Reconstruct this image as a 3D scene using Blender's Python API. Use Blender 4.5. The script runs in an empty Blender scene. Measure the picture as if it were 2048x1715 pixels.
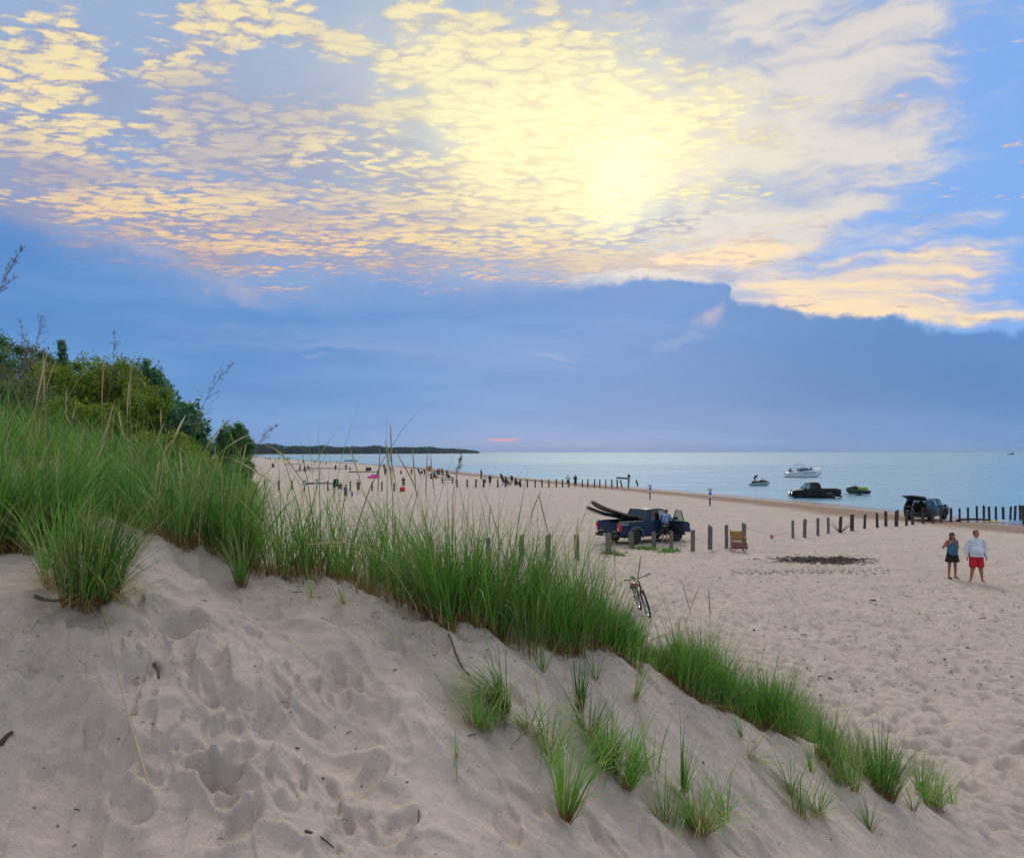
import bpy, bmesh, math, random
import numpy as np
from mathutils import Vector, Matrix
R = math.radians
PI = math.pi
scene = bpy.context.scene
C = scene.collection
random.seed(7)
rng = np.random.default_rng(11)

# ------------------------------------------------------------------ camera
CAMZ, F, PITCH = 4.7, 1650.0, math.atan(45.5/1650.0)
cam_d = bpy.data.cameras.new('camera')
cam = bpy.data.objects.new('camera', cam_d)
C.objects.link(cam)
cam.location = (0, 0, CAMZ)
cam.rotation_euler = (PI/2 + PITCH, 0, 0)
cam_d.sensor_fit = 'HORIZONTAL'
cam_d.sensor_width = 36.0
cam_d.lens = 36.0*F/2048.0
cam_d.clip_start = 0.05
cam_d.clip_end = 60000
scene.camera = cam

scene.view_settings.view_transform = 'Standard'
scene.view_settings.look = 'None'
scene.view_settings.exposure = 0.0
scene.view_settings.gamma = 1.0
scene.cycles.max_bounces = 4
scene.cycles.diffuse_bounces = 2
scene.cycles.glossy_bounces = 3
scene.cycles.adaptive_threshold = 0.02
scene.cycles.transparent_max_bounces = 8
scene.cycles.caustics_reflective = False
scene.cycles.caustics_refractive = False
try:
    scene.cycles.use_denoising = True
except Exception:
    pass

def lin(c):
    return tuple(((x/255.0)/12.92 if x <= 10 else (((x/255.0)+0.055)/1.055)**2.4) for x in c)

def ray(px, py):
    """direction through a pixel of the 2048 wide photograph"""
    x, y, z = px-1024.0, -(py-857.5), -F
    # camera looks along +Y, tilted up by PITCH
    dx, dy, dz = x, -z, y
    c, s = math.cos(PITCH), math.sin(PITCH)
    return Vector((dx, dy*c - dz*s, dy*s + dz*c)).normalized()

def azel(px, py):
    d = ray(px, py)
    return math.atan2(d.x, d.y), math.atan2(d.z, math.hypot(d.x, d.y))

# ------------------------------------------------------------------ node expression helper
class NT:
    def __init__(self, tree, dim='3D'): self.t = tree; self.dim = dim
    def node(self, typ, **kw):
        n = self.t.nodes.new(typ)
        for k, v in kw.items(): setattr(n, k, v)
        return n
    def inp(self, sock, v):
        if isinstance(v, E): self.t.links.new(v.s, sock)
        elif hasattr(v, 'is_output'): self.t.links.new(v, sock)
        elif v is not None:
            try: sock.default_value = v
            except Exception: sock.default_value = tuple(v)+(1.0,) if len(v) == 3 else v
    def m(self, op, a, b=None, c=None, clamp=False):
        n = self.node('ShaderNodeMath', operation=op, use_clamp=clamp)
        self.inp(n.inputs[0], a)
        if b is not None: self.inp(n.inputs[1], b)
        if c is not None: self.inp(n.inputs[2], c)
        return E(self, n.outputs[0])
    def mr(self, v, a, b, c=0.0, d=1.0, smooth=True):
        n = self.node('ShaderNodeMapRange', interpolation_type='SMOOTHSTEP' if smooth else 'LINEAR', clamp=True)
        for i, x in enumerate((v, a, b, c, d)): self.inp(n.inputs[i], x)
        return E(self, n.outputs[0])
    def mix(self, f, a, b, mode='MIX'):
        n = self.node('ShaderNodeMix', data_type='RGBA', blend_type=mode, clamp_factor=True)
        self.inp(n.inputs[0], f)
        for i, v in ((6, a), (7, b)):
            if not isinstance(v, E) and not hasattr(v, 'is_output') and len(v) == 3: v = tuple(v)+(1.0,)
            self.inp(n.inputs[i], v)
        return E(self, n.outputs[2])
    def xyz(self, x, y, z=0.0):
        n = self.node('ShaderNodeCombineXYZ')
        for i, v in enumerate((x, y, z)): self.inp(n.inputs[i], v)
        return E(self, n.outputs[0])
    def sep(self, v):
        n = self.node('ShaderNodeSeparateXYZ'); self.inp(n.inputs[0], v)
        return [E(self, o) for o in n.outputs]
    def noise(self, vec, scale, detail=3.0, rough=0.5, dist=0.0, dim=None, color=False):
        n = self.node('ShaderNodeTexNoise', noise_dimensions=dim or self.dim)
        self.inp(n.inputs['Vector'], vec)
        n.inputs['Scale'].default_value = scale; n.inputs['Detail'].default_value = detail
        n.inputs['Roughness'].default_value = rough; n.inputs['Distortion'].default_value = dist
        return E(self, n.outputs[1 if color else 0])
    def voro(self, vec, scale, feature='F1', smooth=0.5, out=0):
        n = self.node('ShaderNodeTexVoronoi', feature=feature, voronoi_dimensions=self.dim)
        self.inp(n.inputs['Vector'], vec); n.inputs['Scale'].default_value = scale
        if feature == 'SMOOTH_F1': n.inputs['Smoothness'].default_value = smooth
        return E(self, n.outputs[out])
    def vm(self, op, a, b=None):
        n = self.node('ShaderNodeVectorMath', operation=op)
        self.inp(n.inputs[0], a)
        if b is not None:
            if op == 'SCALE': self.inp(n.inputs[3], b)
            else: self.inp(n.inputs[1], b)
        return E(self, n.outputs[1 if op in ('LENGTH', 'DOT_PRODUCT', 'DISTANCE') else 0])
    def mapping(self, v, loc=(0,0,0), rot=(0,0,0), sc=(1,1,1), typ='POINT'):
        n = self.node('ShaderNodeMapping', vector_type=typ)
        self.inp(n.inputs[0], v)
        n.inputs[1].default_value = loc; n.inputs[2].default_value = rot; n.inputs[3].default_value = sc
        return E(self, n.outputs[0])
class E:
    def __init__(self, nt, s): self.nt, self.s = nt, s
    def __add__(self, o): return self.nt.m('ADD', self, o)
    def __radd__(self, o): return self.nt.m('ADD', self, o)
    def __sub__(self, o): return self.nt.m('SUBTRACT', self, o)
    def __rsub__(self, o): return self.nt.m('SUBTRACT', o, self)
    def __mul__(self, o): return self.nt.m('MULTIPLY', self, o)
    def __rmul__(self, o): return self.nt.m('MULTIPLY', self, o)
    def __truediv__(self, o): return self.nt.m('DIVIDE', self, o)

# ------------------------------------------------------------------ sky
SUN_PX = (1235, 350)
SUN_AZ, SUN_EL = azel(*SUN_PX)

def build_world():
    w = bpy.data.worlds.new('World'); scene.world = w
    w.use_nodes = True
    t = w.node_tree; t.nodes.clear(); n = NT(t, '2D')
    tc = n.node('ShaderNodeTexCoord')
    x, y, z = n.sep(tc.outputs['Generated'])
    hyp = n.m('SQRT', x*x + y*y)
    az = n.m('ARCTAN2', x, y)
    el = n.m('ARCTAN2', z, hyp)
    # cloud layer plane coordinates (perspective of a layer overhead)
    zz = n.m('MAXIMUM', z, 0.0) + 0.05
    P = n.xyz(x/zz, y/zz, 0.0)
    A0 = n.xyz(az, el, 0.0)
    # domain warp
    wn = n.noise(A0, 7.0, 3.0, 0.55, color=True)
    wv = n.vm('SCALE', n.vm('SUBTRACT', wn, (0.5, 0.5, 0.5)), 0.10)
    A = n.vm('ADD', A0, n.vm('MULTIPLY', wv, (1.0, 0.55, 0.0)))
    wn2 = n.noise(A0, 26.0, 3.0, 0.6, color=True)
    A2 = n.vm('ADD', A, n.vm('MULTIPLY', n.vm('SCALE', n.vm('SUBTRACT', wn2, (0.5, 0.5, 0.5)), 0.045), (1.0, 0.5, 0.0)))
    def blob(px, py, rx, ry, rot=0.0, src=None, k=1.0):
        a, e = azel(px, py)
        v = n.mapping(src or A, (a, e, 0), (0, 0, R(rot)), (rx/F*math.cos(a), ry/F*math.cos(a), 1), 'TEXTURE')
        l = n.vm('LENGTH', v)
        g = n.m('POWER', 2.7183, l*l*-1.0)
        return g*k if k != 1.0 else g
    def tot(*bs):
        s = bs[0]
        for b in bs[1:]: s = s + b
        return s
    # --- base veil
    col = n.mix(n.mr(el, 0.10, 0.42), lin((120, 160, 216)), lin((156, 180, 216)))
    col = n.mix(n.m('MINIMUM', tot(blob(1960, 330, 330, 260, 0), blob(1700, 470, 170, 60, 0), blob(2040, 600, 200, 120), blob(2000, 60, 160, 220, 0, k=0.5)), 1.0), col, lin((128, 176, 242)))
    lowf = n.noise(P, 1.6, 4.0, 0.55)
    col = n.mix(n.m('MINIMUM', tot(blob(160, 400, 480, 180, 8, k=1.0), blob(760, 430, 420, 150, k=0.9), blob(230, 60, 320, 200, k=0.3)), 1.0)*n.mr(lowf, 0.3, 0.65), col, lin((158, 160, 188)))
    # --- smooth cirrus, upper right
    st = n.noise(n.mapping(A, (0, 0, 0), (0, 0, R(-22)), (5, 22, 1)), 1.0, 5.0, 0.62)
    cm = tot(blob(1450, 130, 480, 150, 0, k=0.75), blob(1520, 300, 300, 170, 0, k=1.0), blob(1740, 190, 170, 150, 40, k=0.55), blob(1560, 470, 200, 90, 15, k=0.9), blob(1250, 560, 260, 60, k=0.8), blob(1920, 445, 110, 22, 12, k=1.0))
    cmask = n.mr(cm*(n.mr(st, 0.28, 0.68)*0.95 + 0.25), 0.12, 0.95)
    ccol = n.mix(n.mr(st, 0.35, 0.65), lin((176, 184, 214)), lin((230, 222, 214)))
    col = n.mix(cmask*0.92, col, ccol)
    # --- glow of the veiled sun
    glow = n.m('MINIMUM', tot(blob(1230, 290, 230, 150, 0, src=A2, k=0.6), blob(1070, 260, 400, 190, -12, src=A2, k=0.72)), 1.0)
    core = blob(1240, 350, 100, 80, 0, src=A2, k=1.0) + blob(1130, 240, 330, 130, -10, src=A2, k=0.50)
    col = n.mix(glow*0.66, col, lin((250, 236, 200)))
    # --- right hand low bright streaks above the bank
    st2 = n.noise(n.mapping(A, (0, 0, 0), (0, 0, R(-7)), (4, 34, 1)), 1.0, 5.0, 0.62)
    rm = tot(blob(1640, 585, 230, 50, 5, src=A2), blob(1450, 520, 210, 45, 12, src=A2), blob(1860, 545, 200, 45, 14, src=A2, k=0.8), blob(1850, 625, 260, 26, 0, src=A2, k=0.9))
    rmask = n.mr(rm*(n.mr(st2, 0.28, 0.7)*0.75 + 0.4), 0.15, 0.8)
    col = n.mix(rmask, col, n.mix(n.mr(st2, 0.35, 0.62), lin((222, 208, 206)), lin((255, 228, 188))))
    # --- altocumulus: a fleece of small cells, lit from the veiled sun
    Q = n.mapping(P, (3.1, 2.2, 0), (0, 0, R(-25)), (1.0, 1.3, 1))
    def dens(off):
        Qo = Q if off is None else n.vm('ADD', Q, off)
        w = n.vm('SCALE', n.vm('SUBTRACT', n.noise(Qo, 9.0, 3.0, 0.6, color=True), (0.5, 0.5, 0.5)), 0.10)
        Qw = n.vm('ADD', Qo, w)
        v = 1.0 - n.voro(Qw, 16.0, 'SMOOTH_F1', 0.5)*1.5
        return v*0.60 + n.noise(Qw, 12.0, 6.0, 0.72)*1.12 - 0.08
    d0 = dens(None); d1 = dens((0.006, 0.014, 0.0))
    band = n.noise(n.mapping(P, (5, 2, 0), (0, 0, R(24)), (1.0, 2.0, 1)), 2.3, 5.0, 0.66)
    cov = tot(blob(1060, 240, 330, 170, -8, k=1.45), blob(560, 290, 330, 100, 12, k=0.72), blob(110, 60, 140, 120, 0, k=0.9), blob(480, 40, 150, 100, 20, k=0.95),
              blob(900, 40, 170, 30, 0, k=0.6), blob(120, 340, 280, 120, -10, k=0.75), blob(450, 420, 350, 100, -14, k=0.80), blob(900, 440, 350, 90, 0, k=0.85), blob(1220, 505, 260, 50, 0, k=0.95),
              blob(430, 540, 190, 34, -20, k=0.55), blob(1400, 250, 220, 60, 0, k=0.5), blob(680, 95, 90, 26, -8, k=1.0), blob(390, 150, 80, 90, 20, k=0.75), blob(140, 130, 120, 80, -20, k=0.6), blob(880, 48, 150, 20, 0, k=0.6), blob(1110, 30, 80, 30, -30, k=0.8), blob(480, 210, 150, 26, -15, k=0.5))
    cut = tot(blob(720, 160, 90, 30, 10, k=0.5), blob(540, 165, 100, 36, 20, k=0.75), blob(640, 340, 110, 34, k=0.45), blob(270, 330, 90, 40, -20, k=0.5), blob(860, 290, 100, 40, 0, k=0.8), blob(245, 170, 48, 110, 20, k=0.95), blob(740, 40, 80, 60, k=0.5), blob(1270, 470, 150, 18, 5, src=A2, k=0.4))
    cc = n.m('MINIMUM', cov, 1.35) - cut
    mott = n.noise(n.mapping(P, (7, 7, 0), (0, 0, R(-40)), (1.0, 1.5, 1)), 5.0, 4.0, 0.6)
    base_c = (mott - 0.5)*1.5 + cc*PK[0] + (band - 0.5)*PK[1]
    smear = n.noise(n.mapping(A2, (1, 2, 0), (0, 0, R(-12)), (16, 62, 1)), 1.0, 4.0, 0.65)
    lo = n.mr(el, 0.30, 0.15)
    cellm = (d0 - 0.66)*(1.0 - lo*0.45) + (smear - 0.5)*lo*1.0
    pm = base_c + cellm*PK[2] - PK[3]
    pmask = n.mr(pm, -0.50, 0.72)
    # colour: yellow near the glow, cream, peach lower down; grey mauve undersides
    warm = n.mr(el, 0.36, 0.15)
    pc = n.mix(warm, lin((255, 234, 178)), lin((250, 200, 146)))
    pc = n.mix(glow*1.1, pc, lin((255, 252, 196)))
    lit = (d0 - d1)*0.7 + cellm*1.25 + base_c*0.34 - 0.16
    shade = n.mr(lit, -0.10, 0.85)
    und = n.mix(glow, n.mix(warm, lin((160, 164, 198)), lin((150, 146, 182))), lin((250, 230, 174)))
    pcs = n.mix(shade, und, pc)
    big = n.noise(n.mapping(P, (9, 4, 0), (0, 0, R(35)), (1.0, 1.8, 1)), 1.1, 4.0, 0.6)
    dim = n.mr(big, 0.62, 0.38)*(1.0 - glow)
    pcs = n.mix(dim*0.7, pcs, und)
    col = n.mix(pmask*0.94, col, pcs)
    col = n.mix(core*(0.80 + cellm*0.8), col, tuple(v*1.2 for v in lin((255, 252, 200))))
    # darker ragged strip under the sun
    dk = n.mr(blob(1210, 466, 250, 24, 4, src=A2)*(n.mr(band, 0.3, 0.6)*0.5 + 0.4) + blob(1410, 425, 130, 22, 12, src=A2, k=0.6), 0.2, 1.1)
    col = n.mix(dk*n.mr(d0, 0.85, 0.45)*0.75, col, lin((168, 166, 188)))
    # --- low blue bank below a ragged edge
    fc = n.node('ShaderNodeFloatCurve')
    pts = [(-400, 330), (0, 415), (180, 470), (350, 540), (480, 560), (560, 590), (760, 565), (1050, 560), (1300, 560), (1400, 568), (1470, 585), (1500, 622), (1600, 632), (1720, 645), (1900, 660), (2048, 655), (2400, 650)]
    pp = sorted((azel(a, b)) for a, b in pts)
    AZ0, AZ1, E0, E1 = -0.9, 0.9, 0.0, 0.4
    curve = fc.mapping.curves[0]
    first = True
    cp = [((a-AZ0)/(AZ1-AZ0), (e-E0)/(E1-E0)) for a, e in pp]
    cp = [(0.0, 0.8)] + cp + [(1.0, 0.42)]
    curve.points[0].location = cp[0]; curve.points[1].location = cp[-1]
    for p in cp[1:-1]: curve.points.new(*p)
    for p in curve.points: p.handle_type = 'AUTO'
    fc.mapping.update()
    sx, sy, _ = n.sep(A2)
    n.inp(fc.inputs[1], n.mr(sx, AZ0, AZ1, smooth=False))
    edge = E(n, fc.outputs[0])*(E1-E0) + E0
    soft = n.mr(az, 0.0, 0.13, 0.042, 0.007)
    below = n.mr((edge - sy)/soft, -0.35, 1.0)
    _, ely, _ = n.sep(A0)
    bs = n.noise(n.mapping(n.vm('ADD', A0, n.vm('SCALE', wv, 0.3)), (0, 0, 0), (0, 0, R(4)), (2.2, 20, 1)), 1.0, 4.0, 0.6)
    bank = n.mix(n.mr(el, 0.0, 0.20), lin((100, 152, 212)), lin((88, 142, 208)))
    bank = n.mix(n.mr(el, 0.03, 0.0), bank, lin((108, 158, 214)))
    bank = n.mix(n.mr(bs, 0.42, 0.72)*0.30, bank, lin((132, 172, 222)))
    bank = n.mix(n.mr(bs, 0.55, 0.28)*0.35, bank, lin((74, 130, 198)))
    bank = n.mix(n.m('MINIMUM', blob(1850, 760, 520, 110, 0, k=0.95), 1.0), bank, lin((78, 130, 190)))
    bank = n.mix(blob(560, 690, 320, 22, -3, k=0.5)*n.mr(bs, 0.3, 0.6), bank, lin((160, 178, 214)))
    bank = n.mix(blob(1020, 890, 320, 26, 0, k=0.45), bank, lin((134, 158, 212)))
    bank = n.mix(n.mr(blob(1350, 690, 60, 14, 4, src=A2)+blob(1080, 706, 80, 7, -6, src=A2)+blob(640, 715, 40, 5, 0, src=A2), 0.3, 0.9)*0.18, bank, lin((186, 192, 214)))
    # orange rags reaching into the bank
    rag = n.mr((blob(1420, 640, 60, 22, 25, src=A2) + blob(470, 570, 90, 30, -30, src=A2, k=0.7) + blob(300, 520, 150, 20, -22, src=A2, k=0.8))*(st2 + 0.25), 0.2, 0.9)
    col = n.mix(below*0.97, col, bank)
    col = n.mix(rag*0.5, col, lin((226, 196, 190)))
    col = n.mix(n.mr(blob(1006, 880, 26, 2.6, 0, src=A0) + blob(1000, 879, 60, 2.0, 0, src=A0, k=0.35), 0.2, 0.8), col, lin((222, 150, 176)))
    # --- the unseen bright cloud deck overhead and a plain pale sky behind
    front = n.mr(y, -0.25, 0.35)
    back = n.mix(n.mr(el, 0.0, 0.6), lin((150, 175, 215)), lin((205, 212, 228)))
    back = n.mix(n.mr(lowf, 0.45, 0.7)*0.6, back, lin((236, 224, 206)))
    col = n.mix(front, back, col)
    over = n.mix(n.mr(lowf, 0.35, 0.65), lin((198, 210, 240)), lin((246, 236, 222)))
    over = n.vm('SCALE', over, OVERHEAD)
    col = n.mix(n.mr(el, 0.50, 0.85), col, over)
    # clear air behind the clouds
    sky = n.node('ShaderNodeTexSky', sky_type='NISHITA', sun_disc=False)
    sky.sun_elevation = SUN_EL; sky.sun_rotation = SUN_AZ
    sky.altitude = 0; sky.air_density = 1.0; sky.dust_density = 1.0; sky.ozone_density = 1.5
    b1 = n.node('ShaderNodeBackground'); n.inp(b1.inputs[0], sky.outputs[0]); b1.inputs[1].default_value = 0.06
    b2 = n.node('ShaderNodeBackground'); n.inp(b2.inputs[0], col); b2.inputs[1].default_value = 1.0
    mx = n.node('ShaderNodeMixShader'); mx.inputs[0].default_value = 0.94
    t.links.new(b1.outputs[0], mx.inputs[1]); t.links.new(b2.outputs[0], mx.inputs[2])
    out = n.node('ShaderNodeOutputWorld')
    t.links.new(mx.outputs[0], out.inputs[0])
    w.cycles.sampling_method = 'MANUAL'; w.cycles.sample_map_resolution = 1024
OVERHEAD = 0.80
PK = (1.5, 4.6, 1.5, 1.05)
build_world()

sun_d = bpy.data.lights.new('sun', 'SUN')
sun_d.energy = 1.35; sun_d.angle = R(15); sun_d.color = (1.0, 0.88, 0.68)
sun = bpy.data.objects.new('sun', sun_d); C.objects.link(sun)
sd = Vector((math.sin(SUN_AZ)*math.cos(R(38)), math.cos(SUN_AZ)*math.cos(R(38)), math.sin(R(38))))
sun.rotation_euler = sd.to_track_quat('Z', 'Y').to_euler()
# ------------------------------------------------------------------ materials
def mat(name, base=(0.5, 0.5, 0.5), rough=0.7, metal=0.0, var=0.0, vscale=8.0, bump=0.0, bscale=30.0, coat=0.0, spec=0.5, base2=None):
    m = bpy.data.materials.new(name); m.use_nodes = True
    t = m.node_tree; n = NT(t)
    b = t.nodes['Principled BSDF']
    b.inputs['Roughness'].default_value = rough; b.inputs['Metallic'].default_value = metal
    b.inputs['Coat Weight'].default_value = coat
    b.inputs['Specular IOR Level'].default_value = spec
    tc = n.node('ShaderNodeTexCoord')
    if var > 0 or base2:
        nz = n.noise(tc.outputs['Object'], vscale, 4.0, 0.6)
        c2 = base2 or tuple(max(0.0, c*(1-var)) for c in base)
        c1 = base if base2 else tuple(min(1.0, c*(1+var)) for c in base)
        col = n.mix(n.mr(nz, 0.32, 0.68), c2, c1)
        t.links.new(col.s, b.inputs['Base Color'])
        t.links.new((n.mr(nz, 0.3, 0.7, min(1, rough+0.07), max(0, rough-0.07))).s, b.inputs['Roughness'])
    else:
        nz = n.noise(tc.outputs['Object'], vscale, 3.0, 0.6)
        col = n.mix(nz, tuple(c*0.94 for c in base), tuple(min(1, c*1.06) for c in base))
        t.links.new(col.s, b.inputs['Base Color'])
    if bump > 0:
        bp = n.node('ShaderNodeBump'); bp.inputs['Strength'].default_value = bump; bp.inputs['Distance'].default_value = 0.02
        t.links.new(n.noise(tc.outputs['Object'], bscale, 4.0, 0.6).s, bp.inputs['Height'])
        t.links.new(bp.outputs[0], b.inputs['Normal'])
    return m

def tag(o, label=None, cat=None, group=None, kind=None):
    if label: o['label'] = label
    if cat: o['category'] = cat
    if group: o['group'] = group
    if kind: o['kind'] = kind
    return o

def np_mesh(name, verts, faces, mats=None, parent=None, smooth=True, attrs=None, link=True):
    """verts (n,3) array; faces (m,k) int array of one size (or list of arrays)"""
    me = bpy.data.meshes.new(name)
    if not isinstance(faces, list): faces = [faces]
    faces = [f for f in faces if len(f)]
    verts = np.asarray(verts, dtype=np.float32)
    me.vertices.add(len(verts)); me.vertices.foreach_set('co', verts.ravel())
    tot = sum(f.size for f in faces)
    me.loops.add(tot)
    me.loops.foreach_set('vertex_index', np.concatenate([f.ravel() for f in faces]).astype(np.int32))
    nf = sum(len(f) for f in faces)
    me.polygons.add(nf)
    sizes = np.concatenate([np.full(len(f), f.shape[1]) for f in faces])
    starts = np.concatenate([[0], np.cumsum(sizes)[:-1]]).astype(np.int32)
    me.polygons.foreach_set('loop_start', starts)
    if smooth: me.polygons.foreach_set('use_smooth', np.ones(nf, dtype=bool))
    me.update(calc_edges=True)
    if attrs:
        for k, v in attrs.items():
            a = me.color_attributes.new(k, 'FLOAT_COLOR', 'POINT')
            a.data.foreach_set('color', np.asarray(v, dtype=np.float32).ravel())
    for m in (mats if isinstance(mats, (list, tuple)) else [mats] if mats else []): me.materials.append(m)
    o = bpy.data.objects.new(name, me)
    if link: C.objects.link(o)
    if parent: o.parent = parent
    return o

# ------------------------------------------------------------------ terrain
def _hash(ix, iy, s):
    h = (ix.astype(np.int64)*374761393 + iy.astype(np.int64)*668265263 + s*974711) & 0xffffffff
    h = ((h ^ (h >> 13))*1274126177) & 0xffffffff
    return ((h ^ (h >> 16)) & 0xffff)/65535.0*2*np.pi
def perlin(x, y, s=0):
    x = np.asarray(x, float); y = np.asarray(y, float)
    ix = np.floor(x); iy = np.floor(y); fx = x-ix; fy = y-iy
    u = fx*fx*fx*(fx*(fx*6-15)+10); v = fy*fy*fy*(fy*(fy*6-15)+10)
    def g(dx, dy):
        a = _hash((ix+dx), (iy+dy), s)
        return np.cos(a)*(fx-dx)+np.sin(a)*(fy-dy)
    return ((g(0,0)*(1-u)+g(1,0)*u)*(1-v)+(g(0,1)*(1-u)+g(1,1)*u)*v)*1.5
def sstep(t):
    t = np.clip(t, 0, 1); return t*t*(3-2*t)

_sy = np.array([-200, -40, 20, 50, 67, 79, 95, 128, 197, 289, 420, 1027, 2500, 4000])
_sx = np.array([120, 82, 58, 46, 39, 37, 32.5, 21.4, -2.9, -28.7, -82.5, -330, -1100, -1900])
def shore(y): return np.interp(y, _sy, _sx)
WATER_Z = -0.9
def beach(x, y):
    s = (shore(y)-x)*0.93
    z = np.where(s > 0, WATER_Z + 0.9*sstep(s/30.0)**0.8, WATER_Z + np.maximum(s*0.035, -6.0))
    w = 3.0+0.03*y
    t = (-0.318*y - x)/(w)
    D = 3.7*sstep(t)*sstep((y-6)/10.0)
    # land rises further behind the foredune
    D = D + 0.6*sstep((-0.45*y-x)/25)
    return z + D
_cp = [(0,1715,3.4),(500,1715,3.5),(900,1715,3.9),(1200,1715,4.6),(1500,1715,5.8),(1800,1715,7.6),(2048,1715,9.4),
 (0,1400,4.3),(300,1400,4.5),(700,1450,4.75),(1000,1450,5.3),(1300,1560,5.9),(1600,1600,7.3),(1800,1640,8.5),
 (0,1130,5.6),(180,1200,5.0),(350,1090,6.5),(480,1180,6.2),(560,1160,6.5),(700,1170,6.6),(880,1250,6.5),(1050,1290,6.8),(1200,1320,7.1),(1400,1410,8.0),(1600,1490,9.0),(1800,1570,9.8),(1950,1620,10.4),
 (-300,1130,5.6),(-300,1715,3.2),(230,1040,8.0),(500,1120,7.6),(0,950,9.0),(0,915,12.0),(250,960,12.0),(400,985,11.0),(480,1010,10.5),(-300,940,10.0)]
_P = []
for a, b, d in _cp:
    r = ray(a, b); k = d/r.y
    _P.append((r.x*k, d, CAMZ+r.z*k))
_P += [(0,0,3.1),(-3,0,3.2),(2,0,2.9),(4,0,1.6),(6,0,0.4),(8,0,0),(0,-4,3.0),(5,-4,1.0),(-6,-4,3.5),
       (-6,16,3.7),(-3.5,12,3.0),(-2.0,9.6,3.0),(0,9.4,2.6),(1.5,10,1.6),(3,11,0.7),(4.5,12,0.15),(6.5,12,0.0),(8,11,0),(8.5,8,0),(8,5,0.0),
       (0,14,0.5),(2,15,0.1),(-3,18,0.9),(0,20,0),(5,20,0),(10,14,0),(10,3,0),(-9,17,3.8),(-12,10,4.4),(-2,22,0.1)]
_P = np.array(_P)
def _U(r2): return 0.5*r2*np.log(r2+1e-9)
_n = len(_P)
_K = _U(((_P[:,None,:2]-_P[None,:,:2])**2).sum(-1)) + np.eye(_n)*0.02
_Q = np.hstack([np.ones((_n,1)), _P[:,:2]])
_A = np.vstack([np.hstack([_K, _Q]), np.hstack([_Q.T, np.zeros((3,3))])])
_W = np.linalg.solve(_A, np.concatenate([_P[:,2], [0,0,0]]))
def tps(x, y):
    x = np.asarray(x, float); y = np.asarray(y, float)
    out = _W[_n]+_W[_n+1]*x+_W[_n+2]*y
    for i in range(_n):
        out = out+_W[i]*_U((x-_P[i,0])**2+(y-_P[i,1])**2)
    return out
def height(x, y):
    x = np.asarray(x, float); y = np.asarray(y, float)
    b = beach(x, y)
    r = np.hypot(x+1, y-5)
    w = 1-sstep((r-11)/8.0)
    near = w > 0
    t = np.zeros_like(b)
    if np.ndim(b) == 0:
        t = tps(x, y) if near else 0.0
    else:
        t[near] = tps(x[near], y[near])
    t = np.maximum(t, 0.0)
    return b*(1-w)+t*w
# footprints trodden into the foreground slope
_fr = np.random.default_rng(5)
_feet = []
for px, py, n_, sx, sy in [(520,1640,5,160,60),(650,1480,5,90,80),(750,1600,5,100,80),(560,1420,4,120,60),(850,1350,5,140,60),(300,1640,3,160,60),(1100,1650,5,140,50),(1500,1600,5,120,60),(640,1300,4,150,40)]:
    for k in range(n_):
        _feet.append((px+_fr.normal()*sx, py+_fr.normal()*sy))
def detail(x, y, h):
    r = np.hypot(x, y)
    onslope = sstep((h-0.1)/0.6)*(1-sstep((r-14)/6))
    fade = 1-sstep((r-60)/60)
    d = np.zeros_like(h)
    # wind sculpted hollows on the dune face, running down to the right
    a = R(-52); u = x*np.cos(a)+y*np.sin(a); v = -x*np.sin(a)+y*np.cos(a)
    wx = perlin(x*1.1, y*1.1, 3)*0.35
    big = perlin(u*0.9+wx, v*2.1+wx, 1)
    med = perlin(u*2.2+wx*2, v*4.6+wx*2, 2)
    rid = 1-np.abs(perlin(u*1.5+wx*2, v*3.3-wx, 7))*2.2
    d += onslope*(0.095*big+0.016*med+0.036*np.clip(rid, -0.2, 1)**2)
    # trampled dry sand of the upper beach
    s = (shore(y)-x)
    dry = sstep((s-5)/10)*fade*(1-onslope*0.75)
    n1 = perlin(x*3.2+perlin(x,y,9)*0.5, y*2.6, 4); n2 = perlin(x*6.3, y*5.2, 5); n3 = perlin(x*0.6, y*0.6, 6)
    dim = -np.clip(n1-0.02, 0, 1)*0.20+0.060*n2+0.05*n3
    d += dry*dim*(0.55+0.45*(1-sstep((r-25)/30)))
    n4 = perlin(x*9, y*9, 8)
    d += onslope*0.007*n4
    # sharp little slump scarps where the dry crust has broken away
    q1 = perlin(x*0.9+3, y*1.5+2, 21)+0.35*perlin(x*3.1, y*4.0, 22)+0.15*perlin(x*9, y*9, 23)
    msk = onslope*np.exp(-(((x+2.1)/1.3)**2+((y-4.45)/0.75)**2))
    for lv in (-0.22, -0.05, 0.12, 0.3):
        d += msk*0.034*sstep((q1-lv)/0.035)
    q2 = perlin(u*0.7+9, v*2.4+4, 31)+0.25*perlin(u*3, v*7, 32)
    d += onslope*0.016*sstep((q2-0.10)/0.07)*(1-msk)
    # fine wind ripples
    rp = np.sin((u*1.0+v*0.25+0.25*perlin(x*2, y*2, 33))*2*np.pi/0.085)
    d += onslope*0.0030*rp*sstep((perlin(x*0.8, y*0.8, 34)+0.05)/0.25)
    return d
def full(x, y):
    x = np.asarray(x, float); y = np.asarray(y, float); h = height(x, y); o = h+0.0
    m = np.hypot(x, y) < 120
    if m.any(): o[m] += detail(x[m], y[m], h[m])
    return o
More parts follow.
